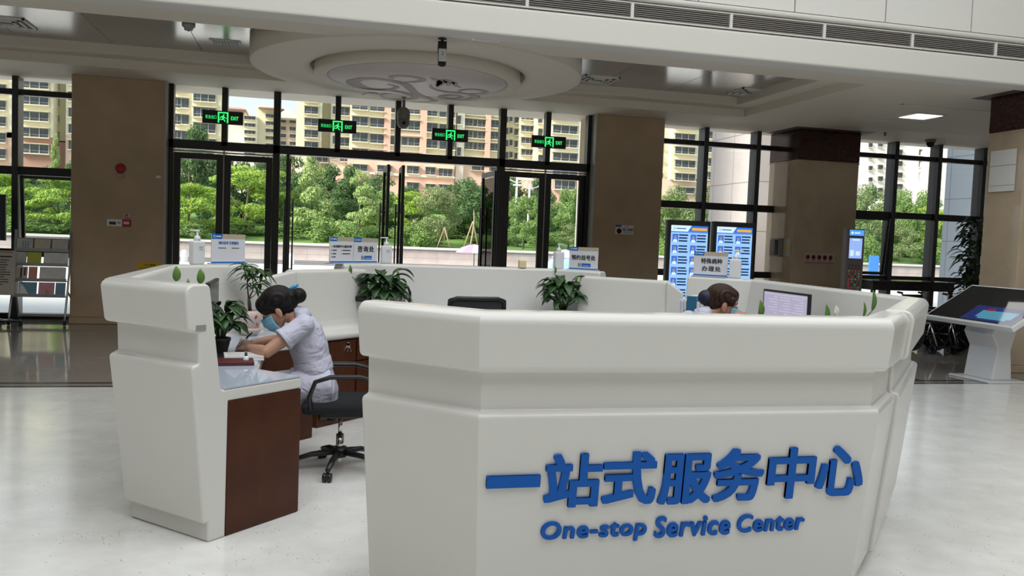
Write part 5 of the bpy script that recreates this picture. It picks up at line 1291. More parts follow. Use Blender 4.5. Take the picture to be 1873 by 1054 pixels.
def hairmat(name, c0, c1):
    M = mat(name, c0, .45, spec=.22); nt = M.node_tree; b = nt.nodes['Principled BSDF']
    t = nt.nodes.new('ShaderNodeTexCoord'); w = nt.nodes.new('ShaderNodeTexWave'); w.inputs['Scale'].default_value = 22; w.inputs['Distortion'].default_value = 2.5; w.inputs['Detail'].default_value = 3; w.bands_direction = 'Y'
    r = nt.nodes.new('ShaderNodeValToRGB'); r.color_ramp.elements[0].color = (*c0, 1); r.color_ramp.elements[1].color = (*c1, 1)
    bp = nt.nodes.new('ShaderNodeBump'); bp.inputs['Strength'].default_value = .35; bp.inputs['Distance'].default_value = .01
    for a, s_ in ((t.outputs['Object'], w.inputs['Vector']), (w.outputs['Fac'], r.inputs[0]), (r.outputs[0], b.inputs['Base Color']), (w.outputs['Fac'], bp.inputs['Height']), (bp.outputs[0], b.inputs['Normal'])): nt.links.new(a, s_)
    return M
HAIR1 = hairmat('black hair', (.006, .005, .005), (.016, .013, .012)); HAIR2 = hairmat('dark brown hair', (.018, .009, .006), (.055, .026, .015))
MASK = mat('blue surgical mask', (.20, .50, .70), .7, bump=(60, .2)); LOOP = mat('mask loop', (.72, .74, .76), .6)
LASH = mat('lash dark', (.01, .008, .007), .5); EYEW = mat('eye white', (.6, .58, .55), .25)

def head_into(mb, M):
    mb.ball((-.018, 0, .035), (.096, .076, .088), 24, 16, M); mb.ball((.028, 0, -.025), (.062, .063, .080), 20, 14, M); mb.ball((.040, 0, -.078), (.045, .043, .036), 16, 10, M)
    mb.ball((.055, .030, -.035), (.030, .028, .028), 12, 8, M); mb.ball((.055, -.030, -.035), (.030, .028, .028), 12, 8, M)
    mb.ball((.062, 0, .028), (.026, .055, .030), 14, 10, M)
    mb.tube([(.082, 0, .008), (.098, 0, -.018), (.108, 0, -.034), (.092, 0, -.044)], [.009, .010, .013, .009], 10, M)
    mb.ball((.098, .011, -.038), (.009, .008, .007), 8, 6, M); mb.ball((.098, -.011, -.038), (.009, .008, .007), 8, 6, M)
    mb.tube([(.084, -.022, -.066), (.094, 0, -.064), (.084, .022, -.066)], [.004, .007, .004], 8, M)
    for s_ in (-1, 1):
        mb.ball((-.010, s_ * .077, -.018), (.019, .009, .031), 12, 10, M); mb.ball((-.006, s_ * .078, -.042), (.010, .008, .011), 8, 6, M)
def hand_into(mb, M, side, curls, thumb=(.35, .5), spread=.0):
    """M: wrist at origin, fingers along +x, back of the hand +z; side = +1 puts the thumb at +y"""
    mb.tube([(-.02, 0, 0), (.012, 0, .001), (.045, 0, .002), (.082, 0, .0)], [(.019, .024), (.016, .030), (.015, .038), (.011, .038)], 14, M, upv=(0, 0, 1))
    for k, (y, L) in enumerate(((.029, .070), (.010, .078), (-.010, .072), (-.028, .056))):
        y *= side; r0 = (.0088, .0088, .0085, .0075)[k]; p = Vector((.078 - abs(y) * .18, y, .001)); ang = curls[k] * .55; pts = [p - Vector((.012, 0, 0)), p]; yaw = side * spread * (1.5 - k)
        for f, c in ((.46, 1), (.30, 1.25), (.24, .8)):
            d = Vector((math.cos(ang) * math.cos(yaw), math.sin(yaw), -math.sin(ang))); p = p + d * L * f; pts.append(p); ang += curls[k] * c * .8
        mb.tube(pts, [r0, r0, r0 * .97, r0 * .9, r0 * .72], 8, M); mb.ball(pts[-1], r0 * .74, 8, 6, M)
    t0 = Vector((.018, side * .026, -.004)); a, c = thumb
    t1 = t0 + Vector((.034 * math.cos(a), side * .034 * math.sin(a), -.010)); t2 = t1 + Vector((.028 * math.cos(a * .5), side * .028 * math.sin(a * .5 - c * .3), -.008)); t3 = t2 + Vector((.022, -side * .012 * c, -.006))
    mb.tube([t0 - Vector((.012, side * .01, 0)), t0, t1, t2, t3], [.014, .0145, .011, .0098, .0075], 9, M); mb.ball(t3, .0076, 8, 6, M)
def limb(mb, a, b_, r0, r1, mid=1.0, n=12):
    a, b_ = Vector(a), Vector(b_); mb.tube([a, a.lerp(b_, .35), a.lerp(b_, .7), b_], [r0, r0 * mid * .98, (r0 + r1) / 2, r1], n); mb.ball(a, r0, 12, 8); mb.ball(b_, r1, 12, 8)
def aim(o, xdir, zdir):
    """frame with x along xdir, z as near zdir as possible"""
    x = Vector(xdir).normalized(); z = Vector(zdir); z = (z - x * z.dot(x)).normalized(); y = z.cross(x); M = Matrix.Identity(4)
    for i in range(3): M[i][0], M[i][1], M[i][2], M[i][3] = x[i], y[i], z[i], o[i]
    return M

def nurse(label, root, fx, J, Mh, hair, skin, wrists):
    """J: joints in world space; Mh: head frame (x to the face, z up)"""
    t = thing('person', label, 'person', (root[0], root[1], 0))
    base = Matrix.Translation((root[0], root[1], 0))
    def put(mb, name, m_, par=t, **k): return mb.build(name, m_, par, world=True, **k)
    up = (0, 1, 0)
    b = MB()
    tr = [Vector(p) for p in J['trunk']]
    b.tube(tr, J['body'], 20, upv=up)
    hc = Mh.to_translation(); nb = Mh @ Vector((-.03, 0, -.05))
    b.tube([tr[-1] - Vector((0, 0, .03)), tr[-1].lerp(nb, .5) , nb], [(.062, .060), (.054, .056), (.054, .056)], 14, upv=up)
    head_into(b, Mh)
    for s_ in ('L', 'R'):
        sh, el, wr = J['sh' + s_], J['el' + s_], J['wr' + s_]
        limb(b, sh, el, .048, .038); limb(b, el, wr, .038, .024, 1.02)
        Mw, sd, cu, th = wrists[s_]; hand_into(b, Mw, sd, cu, th)
        limb(b, J['hip' + s_], J['kn' + s_], .078, .055); limb(b, J['kn' + s_], J['an' + s_], .054, .034)
    o = put(b, 'body', skin, remesh=.0045, smooth_it=2)
    # trousers and shoes
    q = MB()
    for s_ in ('L', 'R'): limb(q, J['hip' + s_], J['kn' + s_], .092, .070); limb(q, J['kn' + s_], Vector(J['an' + s_]) + Vector((0, 0, .03)), .070, .056)
    put(q, 'trousers', TRS, remesh=.010, smooth_it=3)
    for s_ in ('L', 'R'):
        a = Vector(J['an' + s_]); f = Vector((fx, 0, 0)); put(MB().tube([a - f * .05 + Vector((0, 0, -.035)), a + Vector((0, 0, -.03)), a + f * .10 + Vector((0, 0, -.05)), a + f * .17 + Vector((0, 0, -.058))], [(.03, .035), (.048, .042), (.034, .046), (.018, .034)], 12), 'shoe', WPLAS)
    # tunic with short sleeves
    c = MB(); n = len(tr)
    c.tube(tr[:-1] + [tr[-1] - (tr[-1] - tr[-2]) * .15], [(a + .014, d + .016) for a, d in J['body'][:-1]] + [(J['body'][-1][0] - .005, J['body'][-1][1] + .012)], 24, upv=up)
    for s_ in ('L', 'R'):
        sh, el = Vector(J['sh' + s_]), Vector(J['el' + s_]); hm = sh.lerp(el, .56)
        c.ball(sh, .066, 14, 10); c.tube([sh.lerp(tr[-2], .35), sh, sh.lerp(el, .28), hm], [.072, .066, .066, .072], 16)
    for s_ in ('L', 'R'): h_, k_ = Vector(J['hip' + s_]), Vector(J['kn' + s_]); c.tube([h_ + (h_ - k_) * .2, h_, h_.lerp(k_, .45)], [(.105, .10), (.108, .102), (.100, .092)], 16)
    put(c, 'tunic', UNI, remesh=.009, smooth_it=3)
    i = J['belt']; w0, w1 = tr[i], tr[i].lerp(tr[i + 1], .45)
    put(MB().tube([w0.lerp(w1, -.35), w0, w1], [(J['body'][i][0] + .026, J['body'][i][1] + .026)] * 3, 28, upv=up), 'belt', UNI, bevel=.006)
    put(MB().tube([tr[-1] - (tr[-1] - tr[-2]) * .30, tr[-1] + Vector((0, 0, .008)), tr[-1].lerp(nb, .22)], [(.098, .085), (.080, .076), (.070, .070)], 22, upv=up, caps=False), 'collar', UNI).modifiers.new('thickness', 'SOLIDIFY').thickness = .006
    for s_ in ('L', 'R'):
        sh, el = Vector(J['sh' + s_]), Vector(J['el' + s_])
        put(MB().tube([sh.lerp(el, .49), sh.lerp(el, .575)], [.0735, .0755], 20), 'sleeve_cuff', UNI, bevel=.004)
    # hair
    hb = MB()
    for c_, r_ in hair['balls']: hb.ball(c_, r_, 20, 14, Mh)
    for p_, r_ in hair['tubes']: hb.tube(p_, r_, 10, Mh)
    put(hb, 'hair', hair['mat'], remesh=.006, smooth_it=22)
    # brows, lashes
    e = MB()
    for s_ in (-1, 1):
        e.tube([(.083, s_ * .013, .020), (.083, s_ * .030, .026), (.071, s_ * .046, .021)], [.002, .0028, .0012], 6, Mh)
    put(e, 'eyebrows', LASH)
    e = MB()
    for s_ in (-1, 1): e.ball((.076, s_ * .031, .002), (.010, .014, .008), 12, 8, Mh)
    ey = put(e, 'eyes', EYEW)
    e = MB()
    for s_ in (-1, 1): e.tube([(.0845, s_ * .017, .000), (.0885, s_ * .031, .004), (.078, s_ * .046, .001)], [.0012, .0022, .0014], 6, Mh); e.ball((.0835, s_ * .031, -.001), (.0035, .005, .005), 8, 6, Mh)
    put(e, 'eyelashes', LASH)
    # mask with pleats and ear loops
    nu, nv = 18, 12; vs = []
    for j in range(nv + 1):
        v = j / nv; z = -.010 - .100 * v; cx_ = .018
        rx = .078 + .020 * math.sin(PI * min(1, v * 1.05)) - .012 * v * v; ry = .070 - .010 * v * v
        for i_2 in range(nu + 1):
            th = -1.32 + 2.64 * i_2 / nu; nose_ = .016 * max(0, 1 - v * 1.8) * math.exp(-(th / .28) ** 2)
            pl = .0025 * math.sin(v * 3 * 2 * PI) * math.cos(th * .9)
            vs.append((cx_ + (rx + nose_ + pl) * math.cos(th), (ry + pl) * math.sin(th), z - .006 * math.cos(th) * v))
    mk = MB().add(vs, [(j * (nu + 1) + i_2, j * (nu + 1) + i_2 + 1, (j + 1) * (nu + 1) + i_2 + 1, (j + 1) * (nu + 1) + i_2) for j in range(nv) for i_2 in range(nu)], Mh, True)
    mo = put(mk, 'face_mask', MASK); mo.modifiers.new('thickness', 'SOLIDIFY').thickness = .0025
    e = MB()
    for s_ in (-1, 1):
        e.tube([(.035, s_ * .068, -.016), (.010, s_ * .080, -.004), (-.020, s_ * .085, .006), (-.030, s_ * .082, -.018), (-.012, s_ * .082, -.05), (.030, s_ * .064, -.095)], .0018, 6, Mh)
    lo = e.build('ear_loop', LOOP, mo); lo.matrix_parent_inverse = base_matrix(t).inverted()
    return t

# --- the writing nurse, facing the left worktop
def n1(px, py, Y=5.60): return at(px, py, Y=Y)
Y1 = 5.60
hips = n1(582, 716)
def side1(p, dy): return Vector((p.x, Y1 + dy, p.z))
tr1 = [n1(584, 738), n1(583, 714), n1(575, 674), n1(565, 636), n1(556, 604), n1(546, 579)]
body1 = [(.155, .105), (.170, .112), (.130, .095), (.150, .108), (.150, .098), (.085, .068)]
elL = Vector((-.225, 5.37, .805)); wrL = Vector((-.345, 5.585, .800))
elR = Vector((-.17, 5.90, .815)); wrR = Vector((-.330, 5.735, .812))
kx = hips.x - .43
J1 = dict(trunk=tr1, body=body1, belt=2, shL=n1(556, 594, Y1 - .165), shR=n1(553, 596, Y1 + .165), elL=elL, wrL=wrL, elR=elR, wrR=wrR,
          hipL=(hips.x, Y1 - .085, .57), hipR=(hips.x, Y1 + .085, .57), knL=(kx + .04, Y1 - .10, .545), knR=(kx + .04, Y1 + .10, .545), anL=(kx + .16, Y1 - .10, .09), anR=(kx + .16, Y1 + .10, .09))
hc1 = n1(506, 566)
pit = math.radians(33)
Mh1 = aim(hc1, (-math.cos(pit), .04, -math.sin(pit)), (-math.sin(pit), 0, math.cos(pit))) @ Matrix.Diagonal((1.04, 1.04, 1.04, 1))
hair1 = dict(mat=HAIR1, balls=[((-.025, 0, .046), (.112, .090, .096)), ((-.065, 0, .0), (.066, .075, .078)), ((.045, .0, .062), (.058, .072, .058)), ((.052, -.048, .045), (.040, .030, .044)), ((.052, .048, .045), (.040, .030, .044)),
             ((-.158, 0, .004), (.048, .058, .050)), ((-.118, 0, .015), (.045, .05, .045))], tubes=[])
wr1 = {'L': (aim(wrL, (-.62, .75, -.12), (-.1, -.25, .95)), -1, (.55, .6, .65, .7), (.5, .4)), 'R': (aim(wrR, (-.96, -.18, -.16), (.1, -.45, .9)), 1, (1.0, 1.15, 1.35, 1.5), (.35, 1.2))}
nurse1 = nurse('nurse in a pale short sleeved uniform bent over the left worktop, writing', (hips.x, Y1), -1, J1, Mh1, hair1, SKIN, wr1)
BOWB = mat('bright blue ribbon', (.02, .33, .62), .5); BOWN = mat('navy ribbon', (.012, .015, .06), .5); BOWG = mat('grey ribbon', (.30, .32, .40), .5)
mb = MB(); mb2 = MB(); mb3 = MB()
for (M_, pts) in ((mb, ((-.125, -.050, .060), (-.150, -.070, .062), (-.180, -.055, .058))), (mb2, ((-.11, -.03, .078), (-.135, -.045, .090), (-.150, -.02, .086))), (mb3, ((-.125, -.055, .068), (-.100, -.072, .070), (-.075, -.075, .068)))):
    M_.tube(pts, [(.010, .018), (.012, .026), (.008, .016)], 8, Mh1)
bw = mb.build('hair_bow', BOWB, nurse1, world=True); mb2.build('bow_loop', BOWN, bw).matrix_parent_inverse = base_matrix(nurse1).inverted(); mb3.build('bow_loop', BOWG, bw).matrix_parent_inverse = base_matrix(nurse1).inverted()
# the pen between her fingers
tip = Vector((-.425, 5.70, WT + .027)); pd = (n1(467, 603, 5.66) - tip); pd.normalize()
t = thing('pen', 'silver and black pen held upright in the writing hand', 'pen', tip)
MB().tube([(0, 0, 0), pd * .012], [.001, .004], 8).tube([pd * .012, pd * .085], .0046, 10).build('barrel', CHROME, t); MB().tube([pd * .085, pd * .145], .0046, 10).tube([pd * .10 + Vector((-.006, 0, 0)), pd * .14 + Vector((-.006, 0, 0))], .0015, 5).build('cap', BLACK, t)

# --- the second nurse behind the front counter, facing the right worktop
hc2 = at(1323, 557, Y=5.25)
o2 = Vector((hc2.x - (hips.x - hc1.x) , 5.25, 0))
def mir(p): p = Vector(p); return Vector((o2.x - (p.x - hips.x), 5.25 + (p.y - Y1) * -1, p.z - (hc1.z - hc2.z + .045) * max(0, min(1, (p.z - .62) / .35))))
J2 = {k: (mir(v) if k not in ('trunk', 'body', 'belt') else v) for k, v in J1.items()}
J2['trunk'] = [mir(p) for p in tr1]; J2['body'] = body1; J2['belt'] = 2
wp = at(1372, 592, Y=5.10); hp = at(1348, 562, Y=5.10)
J2['wrR'] = wp; J2['elR'] = wp + Vector((.02, -.06, -.22)); J2['wrL'] = mir(wrL) + Vector((.02, 0, -.03)); J2['elL'] = mir(elL)
pit2 = math.radians(12)
Mh2 = aim(hc2, (math.cos(pit2), -.22, -math.sin(pit2)), (math.sin(pit2), 0, math.cos(pit2))) @ Matrix.Diagonal((1.04, 1.04, 1.04, 1))
hair2 = dict(mat=HAIR2, balls=[((-.022, 0, .046), (.110, .088, .090)), ((-.070, 0, .0), (.062, .072, .075)), ((.030, 0, .070), (.058, .070, .050)), ((-.125, 0, .02), (.045, .05, .045))], tubes=[([(.04, -.074, .05), (.045, -.076, .01), (.04, -.074, -.02)], [.014, .010, .005])])
hdir = (hp - wp).normalized()
wr2 = {'L': (aim(J2['wrL'], (.9, -.4, -.1), (0, 0, 1)), -1, (.5, .55, .6, .7), (.5, .4)), 'R': (aim(wp, hdir, (.75, -.6, .2)), 1, (.55, .65, .8, .95), (.4, .8))}
nurse2 = nurse('nurse with dark brown hair in a navy bun net, head bowed behind the front counter', (o2.x, 5.25), 1, J2, Mh2, hair2, SKIN2, wr2)
NET = mat('navy hair net', (.012, .014, .045), .6, bump=(40, .6))
mb = MB().ball((-.124, 0, .016), (.050, .056, .051), 20, 14, Mh2); nt_ = mb.build('hair_net', NET, nurse2, world=True)
mb = MB().tube([(-.08, -.05, .065), (-.105, -.062, .075), (-.13, -.055, .07)], [(.012, .02), (.016, .034), (.010, .02)], 8, Mh2).tube([(-.085, -.05, .04), (-.11, -.066, .045), (-.135, -.06, .04)], [(.01, .014), (.012, .02), (.008, .012)], 8, Mh2); mb.build('bow_loop', BOWN, nt_).matrix_parent_inverse = base_matrix(nurse2).inverted()
# ================================================================ DISPLAYS, KIOSKS, RACKS AND OTHER FLOOR PIECES
SKYB = mat('display pale blue', (.2, .3, .5), .3, emit=(.30, .55, .95), estr=.95); DKB = mat('display dark blue row', (.01, .03, .08), .3, emit=(.012, .05, .14), estr=.6)
HDR = mat('display header', (.5, .6, .7), .3, emit=(.62, .78, 1.0), estr=.95); HBL = mat('display royal blue', (.02, .1, .5), .3, emit=(.03, .16, .68), estr=.9); HYL = mat('display amber', (.7, .4, .05), .3, emit=(.80, .42, .05), estr=.8)
FAC = mat('portrait face', (.4, .25, .2), .4, emit=(.42, .27, .22), estr=.7); COAT = mat('portrait coat', (.6, .65, .7), .4, emit=(.62, .78, .95), estr=.9)
def portrait_display(lab, pxl, pxr, pyt, Y, seed, title):
    a, b_ = at(pxl, pyt, Y=Y), at(pxr, pyt + 3, Y=Y); w = b_.x - a.x; zt_ = (a.z + b_.z) / 2; rnd = random.Random(seed)
    t = thing('portrait_display', lab, 'display', ((a.x + b_.x) / 2, Y, 0))
    MB().b(-w / 2, w / 2, 0, .09, .16, zt_).build('casing', BLACK, t, bevel=.012)
    MB().b(-w * .55, w * .55, -.12, .28, 0, .03).b(-w * .3, w * .3, .02, .08, .03, .18).build('base', BLACK, t, bevel=.006)
    x0, x1, z1, z0 = -w / 2 + .055, w / 2 - .045, zt_ - .075, .42; sw = x1 - x0
    MB().b(x0, x1, -.004, .002, z0, z1).build('screen', SKYB, t)
    M = frame_m((x0, -.004, z1), (1, 0, 0))
    MB().b(0, sw, -.085, 0, 0, .0006, M).build('header', HDR, t)
    mb = MB(); mb.prism([(sw * .45, -.085), (sw, -.085), (sw, 0), (sw * .55, 0)], 0, .0012, M); mb.b(0, sw, -.10, -.088, 0, .001, M); mb.build('header_ribbon', HBL, t)
    MB().b(sw * .56, sw * .97, -.068, -.03, 0, .0018, M).build('amber_caption', HYL, t)
    mb = MB(); mb.lathe([(.018, 0), (.018, .0016), (.013, .0016), (.013, 0)], 14, M @ Matrix.Translation((.05, -.045, 0))); mb.b(.08, sw * .40, -.052, -.036, 0, .0016, M); mb.build('emblem', mat('display grey blue', (.1, .2, .3), .4, emit=(.10, .20, .34), estr=.6), t)
    z = -.125
    while z - .17 > z0 - z1:
        for c in range(2):
            ph = MB(); br = MB(); px0 = sw * (.04 + .49 * c); pw = sw * .155; ph.b(px0, px0 + pw, z - .115, z, 0, .0008, M)
            ph.cur = 1; ph.prism([(px0 + pw * (.5 + .24 * math.cos(a)), z - .045 + .024 * math.sin(a)) for a in [k * PI / 5 for k in range(10)]], .0008, .0014, M)
            ph.cur = 2; ph.prism([(px0 + pw * .08, z - .115), (px0 + pw * .92, z - .115), (px0 + pw * .78, z - .078), (px0 + pw * .58, z - .070), (px0 + pw * .5, z - .09), (px0 + pw * .42, z - .070), (px0 + pw * .22, z - .078)], .0008, .0013, M)
            for k in range(3): br.b(px0 + pw * 1.12, px0 + sw * (.43 - .03 * rnd.random()), z - .024 - k * .042, z - .002 - k * .042, 0, .0010, M)
            po = ph.build('portrait_photo', [HBL, FAC, COAT], t); br.build('text_row', DKB, po)
        z -= .158
    return t
portrait_display('portrait display nearer the entrance, showing rows of staff photos', 1222, 1301, 402, 11.3, 1, '')
portrait_display('portrait display right of its twin, behind the two row desk sign', 1306, 1382, 405, 11.35, 2, '')

# slim charging kiosk
a, b_ = at(1551, 418, Y=12.6), at(1583, 419, Y=12.6); w = b_.x - a.x; zt_ = a.z
t = thing('charging_kiosk', 'slim grey kiosk with lit blue screen and dotted slots by the middle column', 'kiosk', ((a.x + b_.x) / 2, 12.6, 0)); KG = mat('kiosk grey', (.16, .135, .125), .4)
MB().b(-w / 2, w / 2, 0, .13, .03, zt_).build('casing', KG, t, bevel=.012); MB().b(-w / 2 - .03, w / 2 + .03, -.04, .30, 0, .03).build('base', BLACK, t)
MB().b(-w * .38, w * .44, -.004, .002, zt_ - .115, zt_ - .02).build('lit_header', mat('kiosk header', (.05, .25, .7), .3, emit=(.10, .38, .92), estr=.9), t)
mb = MB(); M = frame_m((-w * .38, -.0045, zt_ - .07), (1, 0, 0)); mb.lathe([(.022, 0), (.022, .001), (.012, .001), (.012, 0)], 14, M @ Matrix.Translation((.05, 0, 0))); mb.b(.09, .20, -.012, .012, 0, .001, M); mb.build('header_emblem', HDR, t)
MB().b(-w * .36, w * .36, -.004, .002, zt_ - .50, zt_ - .16).build('screen', mat('kiosk screen', (.2, .3, .6), .3, emit=(.34, .52, 1.0), estr=.85), t)
mb = MB(); 
for q in ((-.3, -.1, .02, .12), (.02, .26, .03, .10)): mb.b(w * q[0], w * q[1], -.006, -.003, zt_ - .48 + q[2], zt_ - .48 + q[3])
mb.b(-w * .2, w * .2, -.006, -.003, zt_ - .20, zt_ - .175); mb.build('screen_text', HDR, t)
dts = [MB(), MB(), MB()]; rnd = random.Random(9)
for r_ in range(12):
    for c in range(4):
        M = frame_m((-w * .30 + c * w * .19, -.001, zt_ - .62 - r_ * .047), (1, 0, 0)); k = 0 if r_ < 2 else rnd.choice((0, 1, 1, 2)); dts[k].lathe([(.013, 0), (.013, .004), (.001, .004)], 10, M)
for mb, nm, c in zip(dts, ('dark_slot', 'red_light', 'green_light'), (BLACK, mat('red light', (.2, .01, .01), .4, emit=(.5, .02, .05), estr=.5), mat('green light', (.01, .2, .05), .4, emit=(.03, .4, .12), estr=.5))): mb.build(nm, c, t)

# long dark table at the right hand windows
a, b_ = at(1594, 512, Y=12.9), at(1752, 512, Y=12.9); zt_ = 1.08
t = thing('console_table', 'long dark high table with round pulls at the right hand windows', 'table', ((a.x + b_.x) / 2, 13.2, 0)); w = b_.x - a.x; DKW = mat('dark polished top', (.05, .042, .045), .1)
MB().b(-w / 2, w / 2, -.32, .35, zt_ - .03, zt_).build('table_top', DKW, t, bevel=.01); MB().b(-w / 2 + .05, w / 2 - .05, -.28, .31, zt_ - .17, zt_ - .03).build('apron', mat('dark apron', (.03, .022, .022), .4), t)
for k in range(5): MB().ball((-w / 2 + .2 + k * (w - .4) / 4, -.30, zt_ - .10), .02, 10, 8).build('pull', BLACK, t)
for x in (-w / 2 + .09, w / 2 - .09):
    for y in (-.24, .27): MB().b(x - .03, x + .03, y - .03, y + .03, 0, zt_ - .03).build('leg', MATS['dark apron'], t)
MB().b(-w / 2 + .08, w / 2 - .08, -.2, .25, .30, .33).build('lower_shelf', MATS['dark apron'], t)

# wheelchairs parked before the table
def wheelchair(lab, x, y, rz, group):
    t = thing('wheelchair', lab, 'wheelchair', (x, y, 0), rz, group)
    for s_ in (-1, 1):
        M = Matrix.Translation((s_ * .27, 0, .29)) @ Matrix.Rotation(PI / 2, 4, 'Y')
        wh = MB().lathe([(.27, -.015), (.29, -.012), (.295, 0), (.29, .012), (.27, .015), (.265, 0), (.27, -.015)], 32, M).build('wheel', BLACK, t)
        mb = MB(); mb.tube([(s_ * .27 - .03, 0, .29), (s_ * .27 + .03, 0, .29)], .025, 10)
        for k in range(10): an = k * PI / 5; mb.tube([(s_ * .27, 0, .29), (s_ * .27, .265 * math.cos(an), .29 + .265 * math.sin(an))], .003, 4)
        mb.build('spokes', CHROME, wh)
        MB().lathe([(.05, -.012), (.075, -.012), (.075, .012), (.05, .012), (.05, -.012)], 18, Matrix.Translation((s_ * .22, .40, .075)) @ Matrix.Rotation(PI / 2, 4, 'Y')).tube([(s_ * .22, .40, .075), (s_ * .22, .36, .18), (s_ * .22, .32, .30)], .012, 6).build('caster', BLACK, t)
        fr = MB(); fr.tube([(s_ * .23, -.24, .92), (s_ * .23, -.22, .30), (s_ * .23, .30, .30), (s_ * .23, .34, .48)], .013, 8).tube([(s_ * .23, -.22, .48), (s_ * .23, .34, .48), (s_ * .21, .48, .14)], .013, 8).tube([(s_ * .23, -.23, .68), (s_ * .23, .14, .68), (s_ * .23, .18, .48)], .013, 8); fr.build('side_frame', CHROME, t)
        MB().b(s_ * .23 - .03, s_ * .23 + .03, -.18, .14, .685, .715).build('armrest', BLACK, t, bevel=.01); MB().tube([(s_ * .23, -.24, .92), (s_ * .23, -.34, .93)], .018, 8).build('handle', BLACK, t)
        MB().b(s_ * .12 - .08, s_ * .12 + .08, .44, .58, .11, .13).build('footplate', BLACK, t, bevel=.004)
    MB().b(-.22, .22, -.22, .30, .47, .50).build('seat', BLACKF, t, bevel=.01); MB().b(-.22, .22, -.25, -.23, .50, .90).build('backrest', BLACKF, t, bevel=.008)
    return t
for k, (x, y, lab) in enumerate(((9.75, 11.75, 'black wheelchair nearest the charging kiosk'), (10.5, 11.6, 'black wheelchair in the middle of the three parked'), (11.25, 11.45, 'black wheelchair nearest the large leafy plant'))):
    wheelchair(lab, x, y, PI + .15, 'wheelchairs parked before the long table')

# big leafy plant by the column
p = at(1778, 470, Y=12.2); t = thing('rubber_plant', 'large leafy dark green potted plant left of the right hand column', 'potted plant', (p.x + .1, 12.2, 0))
MB().lathe([(.17, 0), (.19, .02), (.25, .42), (.26, .45), (.23, .45), (.22, .40), (.005, .40)], 28).build('pot', POTW, t); MB().lathe([(.225, .395), (.225, .41), (.004, .42)], 20).build('soil', SOIL, t)
mb = MB(); mb.tube([(0, 0, .4), (.02, 0, 1.0), (-.02, .02, 1.6), (.03, 0, 2.15)], [.025, .022, .016, .008], 8).tube([(.02, 0, .45), (-.14, .03, 1.0), (-.22, .0, 1.5)], [.018, .014, .006], 7).tube([(.02, 0, .45), (.16, -.05, 1.1), (.24, 0, 1.7)], [.018, .014, .006], 7); mb.build('stem', MATS['young trunk'], t)
lf = MB(); rnd = random.Random(17)
for k in range(190):
    z = .75 + 1.45 * rnd.random(); a = rnd.uniform(0, 6.28); r_ = rnd.uniform(.02, .22); L = rnd.uniform(.20, .32); d = Vector((math.cos(a), math.sin(a), 0)); o = Vector((0, 0, z)) + d * r_
    blade(lf, (o, o + d * L * .5 + Vector((0, 0, .10)), o + d * L * rnd.uniform(.8, 1.1) + Vector((0, 0, rnd.uniform(-.16, .04)))), L * .19, 6)
solid(lf.build('leaves', leaf_mat('rubber plant leaf', (.012, .045, .012), (.03, .085, .02)), t))

# inclined touch screen kiosk
BLk, BRk, TLk = at(1690, 577, Z=.74), at(1850, 600, Z=.74), at(1775, 520, Z=1.18)
yv = (BRk - BLk); wk = yv.length; yv.normalize(); up_ = TLk - BLk; up_ = up_ - yv * up_.dot(yv); hk = up_.length; up_.normalize()
t = thing('touch_kiosk', 'white inclined touch screen kiosk standing right of the counter', 'kiosk', (8.50, 9.02, 0)); KW = mat('kiosk white', (.72, .73, .74), .25)
M = frame_m(BLk, yv, up_)
MB().b(0, wk, 0, hk, -.07, 0, M).build('screen_case', KW, t, bevel=.012, seg=3, world=True)
DKS = mat('dark glass screen', (.012, .014, .016), .03, spec=.8); sc_ = MB().b(.035, wk - .035, .035, hk - .035, -.002, .0025, M).build('screen', DKS, t, world=True)
KS1 = mat('kiosk picture blue', (.01, .02, .08), .05, emit=(.015, .03, .16), estr=.5); KS2 = mat('kiosk picture cyan', (.05, .2, .3), .05, emit=(.09, .30, .42), estr=.5); KS3 = mat('kiosk picture red', (.2, .01, .02), .05, emit=(.35, .02, .04), estr=.4)
def kp_(name, m_, rects):
    mb = MB()
    for (x0, x1, y0, y1, d) in rects: mb.b(wk * x0, wk * x1, hk * y0, hk * y1, .002, .0026 + d, M)
    mb.build(name, m_, t, world=True)
kp_('picture', KS1, [(.40, .95, .07, .45, 0)]); kp_('picture_banner', KS2, [(.52, .90, .16, .34, .0004), (.56, .86, .12, .16, .0004)]); kp_('picture_seal', KS3, [(.55, .63, .33, .39, .0006)])
mb = MB(); prof = [(-.26, .012), (.26, .012), (.16, .42), (.20, .70), (.30, .95), (-.10, .80), (-.26, .66), (-.30, .52)]
# pedestal: a bent hollow shell, side profile in the plane across the screen
sec = [(-.16, .02), (.14, .02), (.10, .40), (.16, .62), (.26, .90), (-.14, .72), (-.20, .60), (-.10, .42)]
mb.prism([(x, z) for x, z in sec], -.24, .24, frame_m((8.50, 9.02, 0), (1, 0, 0), (0, 0, 1)))
mb.build('pedestal', KW, t, bevel=.02, seg=3, world=True)
MB().b(-.30, .30, -.34, .34, 0, .022).build('base_plate', KW, t, bevel=.006); MB().b(-.215, -.17, -.12, .12, .60, .612).build('slot_trim', CHROME, t)

